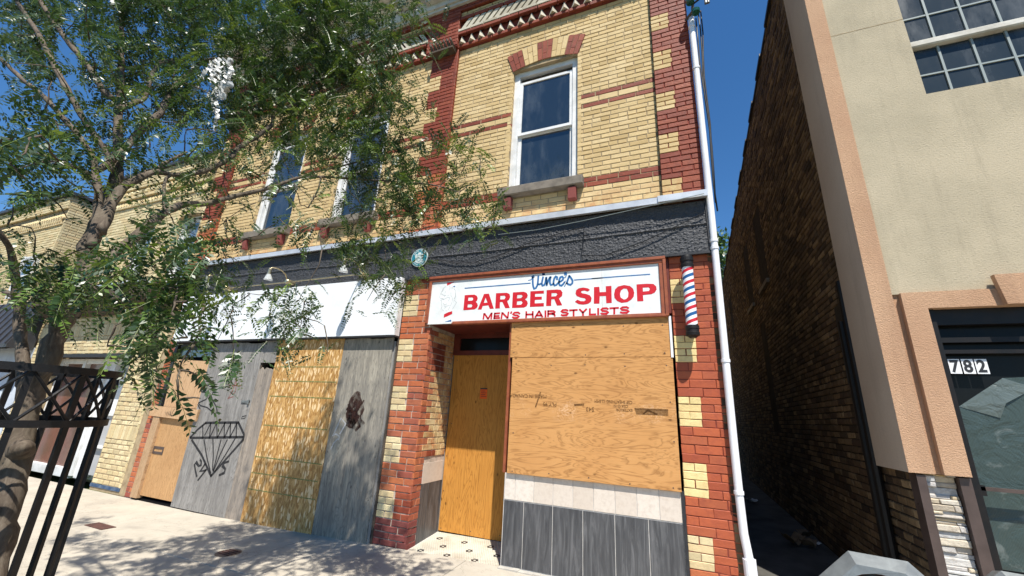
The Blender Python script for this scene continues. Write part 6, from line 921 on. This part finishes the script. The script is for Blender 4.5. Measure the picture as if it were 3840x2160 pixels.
# ============================================================ TREE GUARD
tg=thing('tree_guard','black iron tree guard with lattice band around the street tree','tree guard')
cx,cy,R0=-2.76,-3.33,.291; N=11
def ringband(r,z0,z1,t=.008,n=56,name='ring'):
    mb=MB()
    for k in range(n):
        a,b=2*PI*k/n,2*PI*(k+1)/n; P4=[]
        for rr in (r-t/2,r+t/2):
            for ang in (a,b):
                for z in (z0,z1): P4.append((cx+rr*math.cos(ang),cy+rr*math.sin(ang),z))
        mb.add(P4,[(4,6,7,5),(0,1,3,2),(1,5,7,3),(0,2,6,4)])
    mb.build(name,'black_iron',tg)
ringband(R0+.007,1.602,1.633,.007,name='top_ring'); ringband(R0+.006,1.380,1.409,.007,name='lower_ring'); ringband(R0+.006,.25,.28,.007,name='bottom_ring')
for k in range(N):
    a=2*PI*(k+.35)/N; q=(cx+R0*math.cos(a),cy+R0*math.sin(a)); t=Vector((-math.sin(a),math.cos(a),0)); rr=Vector((math.cos(a),math.sin(a),0)); mb=MB(); w_=.011
    vs=[]
    for z in (zg(cx)*.4-.03,1.625):
        for s1,s2 in ((-1,-1),(1,-1),(1,1),(-1,1)): p=Vector((q[0],q[1],z))+t*s1*w_+rr*s2*.008-rr*.007; vs.append(tuple(p))
    mb.add(vs,[(0,1,5,4),(1,2,6,5),(2,3,7,6),(3,0,4,7),(4,5,6,7)]); mb.build('post','black_iron',tg)
    for s in (1,-1):
        a0=a if s>0 else a+2*PI/N; a1=a+2*PI/N if s>0 else a; P_=[(cx+(R0-.002)*math.cos(a0+(a1-a0)*u),cy+(R0-.004)*math.sin(a0+(a1-a0)*u),1.40+.21*u) for u in (0,.25,.5,.75,1)]
        mb=MB(); mb.tube(P_,.0068,6); mb.build('lattice_bar','black_iron',tg)
# ============================================================ THE STREET TREE
TR=thing('street_tree','honey locust street tree with dark forked trunk inside the black guard','tree')
R=random.Random(77)
def refine(b):
    out=[]
    for i in range(len(b)-1):
        p0=Vector(b[max(i-1,0)][:3]); p1=Vector(b[i][:3]); p2=Vector(b[i+1][:3]); p3=Vector(b[min(i+2,len(b)-1)][:3]); r1,r2=b[i][3],b[i+1][3]
        k=4 if (p2-p1).length>.12 else 2
        for j in range(k):
            t=j/k; q=.5*((2*p1)+(p2-p0)*t+(2*p0-5*p1+4*p2-p3)*t*t+(3*p1-p0-3*p2+p3)*t**3); out.append((q,r1+(r2-r1)*t))
    out.append((Vector(b[-1][:3]),b[-1][3])); return out
nodes=[]
for bi,b in enumerate(D['branches']):
    rf=refine(b); pts=[p+Vector((R.uniform(-1,1),R.uniform(-1,1),R.uniform(-1,1)))*r*.12 for p,r in rf]; rs=[r*(1+.10*math.sin(i*1.7+bi)) for i,(p,r) in enumerate(rf)]
    mb=MB(); mb.tube(pts,rs,12 if bi<12 else 8,.10,R=R); mb.build('trunk' if bi==0 else 'limb','bark',TR,smooth=True)
    nodes+= [(p,r) for p,r in rf if p.z>1.75]
kn=MB(); kp=[(Vector(D['branches'][0][4][:3])+Vector(v),r) for v,r in (((0,0,-.07),.03),((.035,.0,-.035),.047),((.07,-.01,-.018),.041),((.10,-.015,-.01),.028),((.118,-.015,-.01),.012))]; kn.tube([p for p,r in kp],[r for p,r in kp],10,.15,R=R); kn.build('burl','bark',TR,smooth=True)
# twigs: every leaf cluster hangs on the nearest wood
cl=[(Vector(c[:3]),c[3]) for c in D['clusters']]; wood=[p for p,r in nodes]; twig=MB(); todo=list(cl)
import numpy as np
Wd=np.array([tuple(p) for p in wood]); best=[]
A=np.array([tuple(c[0]) for c in cl]); dmin=np.full(len(A),1e9); par=np.zeros((len(A),3)); 
dd=np.sqrt(((A[:,None,:]-Wd[None,:,:])**2).sum(2)); dmin=dd.min(1); par=Wd[dd.argmin(1)].copy(); done=np.zeros(len(A),bool)
for _ in range(len(A)):
    i=int(np.argmin(np.where(done,1e9,dmin))); done[i]=True; p=Vector(par[i]); q=Vector(A[i]); L_=(q-p).length
    if L_>.03:
        m1=p.lerp(q,.35)+Vector((R.uniform(-1,1),R.uniform(-1,1),R.uniform(0,1)))*L_*.07; m2=p.lerp(q,.7)+Vector((R.uniform(-1,1),R.uniform(-1,1),R.uniform(-.2,1)))*L_*.06
        twig.tube([p,m1,m2,q],[.0042,.0034,.0026,.0016],5,R=R)
    d2=np.sqrt(((A-A[i])**2).sum(1))*1.1; up=(d2<dmin)&(~done); dmin[up]=d2[up]; par[up]=A[i]
twig.build('twigs','bark',TR,smooth=True,kind='stuff')
# leaves: pinnate fronds of paired leaflets, numpy-built
rng=np.random.default_rng(5); V=[];RN=[]; MI=[]; RV=[]
def frond(base,dirv,length,npair,yel):
    d=np.array(dirv); d/=np.linalg.norm(d); up=np.array([rng.normal()*.5,rng.normal()*.5,1.]); side=np.cross(d,up); side/=np.linalg.norm(side)+1e-9; nrm=np.cross(side,d)
    base=base-d*length*.5+np.array([0,0,.02]); t=np.linspace(.14,1,npair); droop=rng.uniform(.15,.55)
    P=base+d*(t*length)[:,None]-np.array([0,0,1.])*(droop*length*t*t)[:,None]+side*(rng.normal()*.08*length*t*t)[:,None]
    ll=(.0265+.008*rng.random())*np.sin(np.clip(t*2.6+.35,0,PI))**.35; lw=ll*.42; r=rng.random()
    for s in (-1,1):
        ax=side*s*.93+d*.38+nrm*rng.normal()*.25-np.array([0,0,.25]); ax/=np.linalg.norm(ax); jj=ax+rng.normal(size=(npair,3))*.10
        wv=np.cross(jj,nrm+rng.normal(size=(npair,3))*.35); wv/=np.linalg.norm(wv,axis=1)[:,None]+1e-9
        b0=P+jj*.0015; tip=P+jj*ll[:,None]; m1=P+jj*(ll*.5)[:,None]+wv*lw[:,None]*.5; m2=P+jj*(ll*.5)[:,None]-wv*lw[:,None]*.5
        V.append(np.stack([b0,m1,tip,m2],1).reshape(-1,3)); RN.append(np.clip(r*.7+rng.random(npair)*.3,0,1)); MI.append(np.full(npair,yel))
    RV.append((base,P[npair//2],P[-1]))
for c in D['clusters']:
    cp_=np.array(c[:3]); yel=0
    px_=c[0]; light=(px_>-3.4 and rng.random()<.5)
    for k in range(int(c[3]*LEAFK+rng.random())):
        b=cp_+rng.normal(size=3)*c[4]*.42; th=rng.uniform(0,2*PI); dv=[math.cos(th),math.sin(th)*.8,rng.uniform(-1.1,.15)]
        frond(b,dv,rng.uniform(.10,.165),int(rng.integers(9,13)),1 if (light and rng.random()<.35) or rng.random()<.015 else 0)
V=np.concatenate(V).astype(np.float32); RN=np.concatenate(RN).astype(np.float32); MI=np.concatenate(MI).astype(np.int32); nf=len(RN)
me=bpy.data.meshes.new('leaves'); me.vertices.add(len(V)); me.vertices.foreach_set('co',V.ravel()); me.loops.add(nf*4); me.loops.foreach_set('vertex_index',np.arange(nf*4,dtype=np.int32)); me.polygons.add(nf); me.polygons.foreach_set('loop_start',np.arange(0,nf*4,4,dtype=np.int32)); me.polygons.foreach_set('loop_total',np.full(nf,4,dtype=np.int32))
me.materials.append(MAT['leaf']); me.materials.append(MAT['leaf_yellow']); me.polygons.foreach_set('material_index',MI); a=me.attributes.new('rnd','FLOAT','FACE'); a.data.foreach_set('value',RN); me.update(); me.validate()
lo=bpy.data.objects.new('leaves',me); C.objects.link(lo); lo.parent=TR; lo['kind']='stuff'
# leaf stalks
S=[];F=[]
for i,(a,b,c) in enumerate(RV):
    w_=np.array([.0005,.0005,0]); n=len(S); S+= [a-w_,a+w_,b-w_,b+w_,c-w_,c+w_]; F+=[(n,n+1,n+3,n+2),(n+2,n+3,n+5,n+4)]
me=bpy.data.meshes.new('leaf_stalks'); me.from_pydata([tuple(map(float,p)) for p in S],[],F); me.materials.append(MAT['leaf_yellow']); lo=bpy.data.objects.new('leaf_stalks',me); C.objects.link(lo); lo.parent=TR; lo['kind']='stuff'
print('leaflets',nf)
# shredded plastic bag
bg_=D['bag']; mb=MB(); R=random.Random(3)
def cloth(tl,tr_,bl,br,n=9,m=12,am=.018):
    n=n*2; m=m*2
    b0=len(mb.v); tl,tr_,bl,br=map(Vector,(tl,tr_,bl,br))
    for j in range(m+1):
        for i in range(n+1):
            p=tl.lerp(tr_,i/n).lerp(bl.lerp(br,i/n),j/m); p=p+Vector((R.uniform(-1,1)*.4,math.sin(i*1.9+j*.5)*1.0+R.uniform(-.4,.4),R.uniform(-.5,.5)))*am; mb.v.append(tuple(p))
    for j in range(m):
        for i in range(n):
            if R.random()<.10+.45*(j/m)*(1 if i in (0,1,n-1,n-2,5,6) else .35): continue
            k=b0+j*(n+1)+i; mb.f.append([k,k+n+1,k+n+2,k+1]); mb.mi.append(0); mb.rn.append(.5)
cloth(bg_[0],bg_[1],bg_[2],bg_[3]); cloth(bg_[2],bg_[3],bg_[4],bg_[5],7,6); cloth(bg_[4],Vector(bg_[4]).lerp(Vector(bg_[5]),.6),bg_[6],Vector(bg_[6])+Vector((.03,0,0)),3,5,.015); cloth(Vector(bg_[6]),Vector(bg_[6])+Vector((.035,0,0)),bg_[7],Vector(bg_[7])+Vector((.012,0,0)),2,6,.01); cloth(Vector(bg_[0])-Vector((.015,0,.06)),Vector(bg_[0])+Vector((.02,0,-.06)),Vector(bg_[0])-Vector((.09,0,.36)),Vector(bg_[0])-Vector((.075,0,.36)),2,8,.012)
tag(mb.build('plastic_bag','plastic_bag',smooth=True),'shredded white plastic bag caught in the branches of the street tree','plastic bag')
# ============================================================ TREES BEHIND THE ALLEY
def far_tree(cx,cy,h,r,label,seed):
    t=thing('leafy_tree',label,'tree','trees beyond the alley'); MB().tube([(cx,cy,-.1),(cx+.1,cy,h*.35),(cx-.1,cy,h*.7)],[.2,.15,.06],10).build('trunk','bark',t,smooth=True); rg=np.random.default_rng(seed)
    n=8000; cc=rg.normal(size=(26,3)); cc/=np.linalg.norm(cc,axis=1)[:,None]; cc=cc*rg.random((26,1))**.5*np.array([r,r,h*.36])*.85+np.array([cx,cy,h*.66])
    p=cc[rg.integers(0,26,n)]+rg.normal(size=(n,3))*r*.2; a=rg.normal(size=(n,3)); a/=np.linalg.norm(a,axis=1)[:,None]; b=np.cross(a,rg.normal(size=(n,3))); b/=np.linalg.norm(b,axis=1)[:,None]; L=.11+.05*rg.random((n,1)); q=np.stack([p-a*L,p+b*L*.45,p+a*L,p-b*L*.45],1).reshape(-1,3)
    me=bpy.data.meshes.new('crown'); me.vertices.add(n*4); me.vertices.foreach_set('co',q.astype(np.float32).ravel()); me.loops.add(n*4); me.loops.foreach_set('vertex_index',np.arange(n*4,dtype=np.int32)); me.polygons.add(n); me.polygons.foreach_set('loop_start',np.arange(0,n*4,4,dtype=np.int32)); me.polygons.foreach_set('loop_total',np.full(n,4,dtype=np.int32)); me.materials.append(MAT['far_leaf']); x=me.attributes.new('rnd','FLOAT','FACE'); x.data.foreach_set('value',rg.random(n).astype(np.float32)); me.update()
    o=bpy.data.objects.new('crown',me); C.objects.link(o); o.parent=t
far_tree(*FT1,'bright green leafy tree seen at the far end of the alley',1); far_tree(*FT2,'taller green tree standing behind the first one beyond the alley',2)

far_tree(-4.6,-13.,14.,2.6,'street tree across the road, mirrored in the upper window',3)
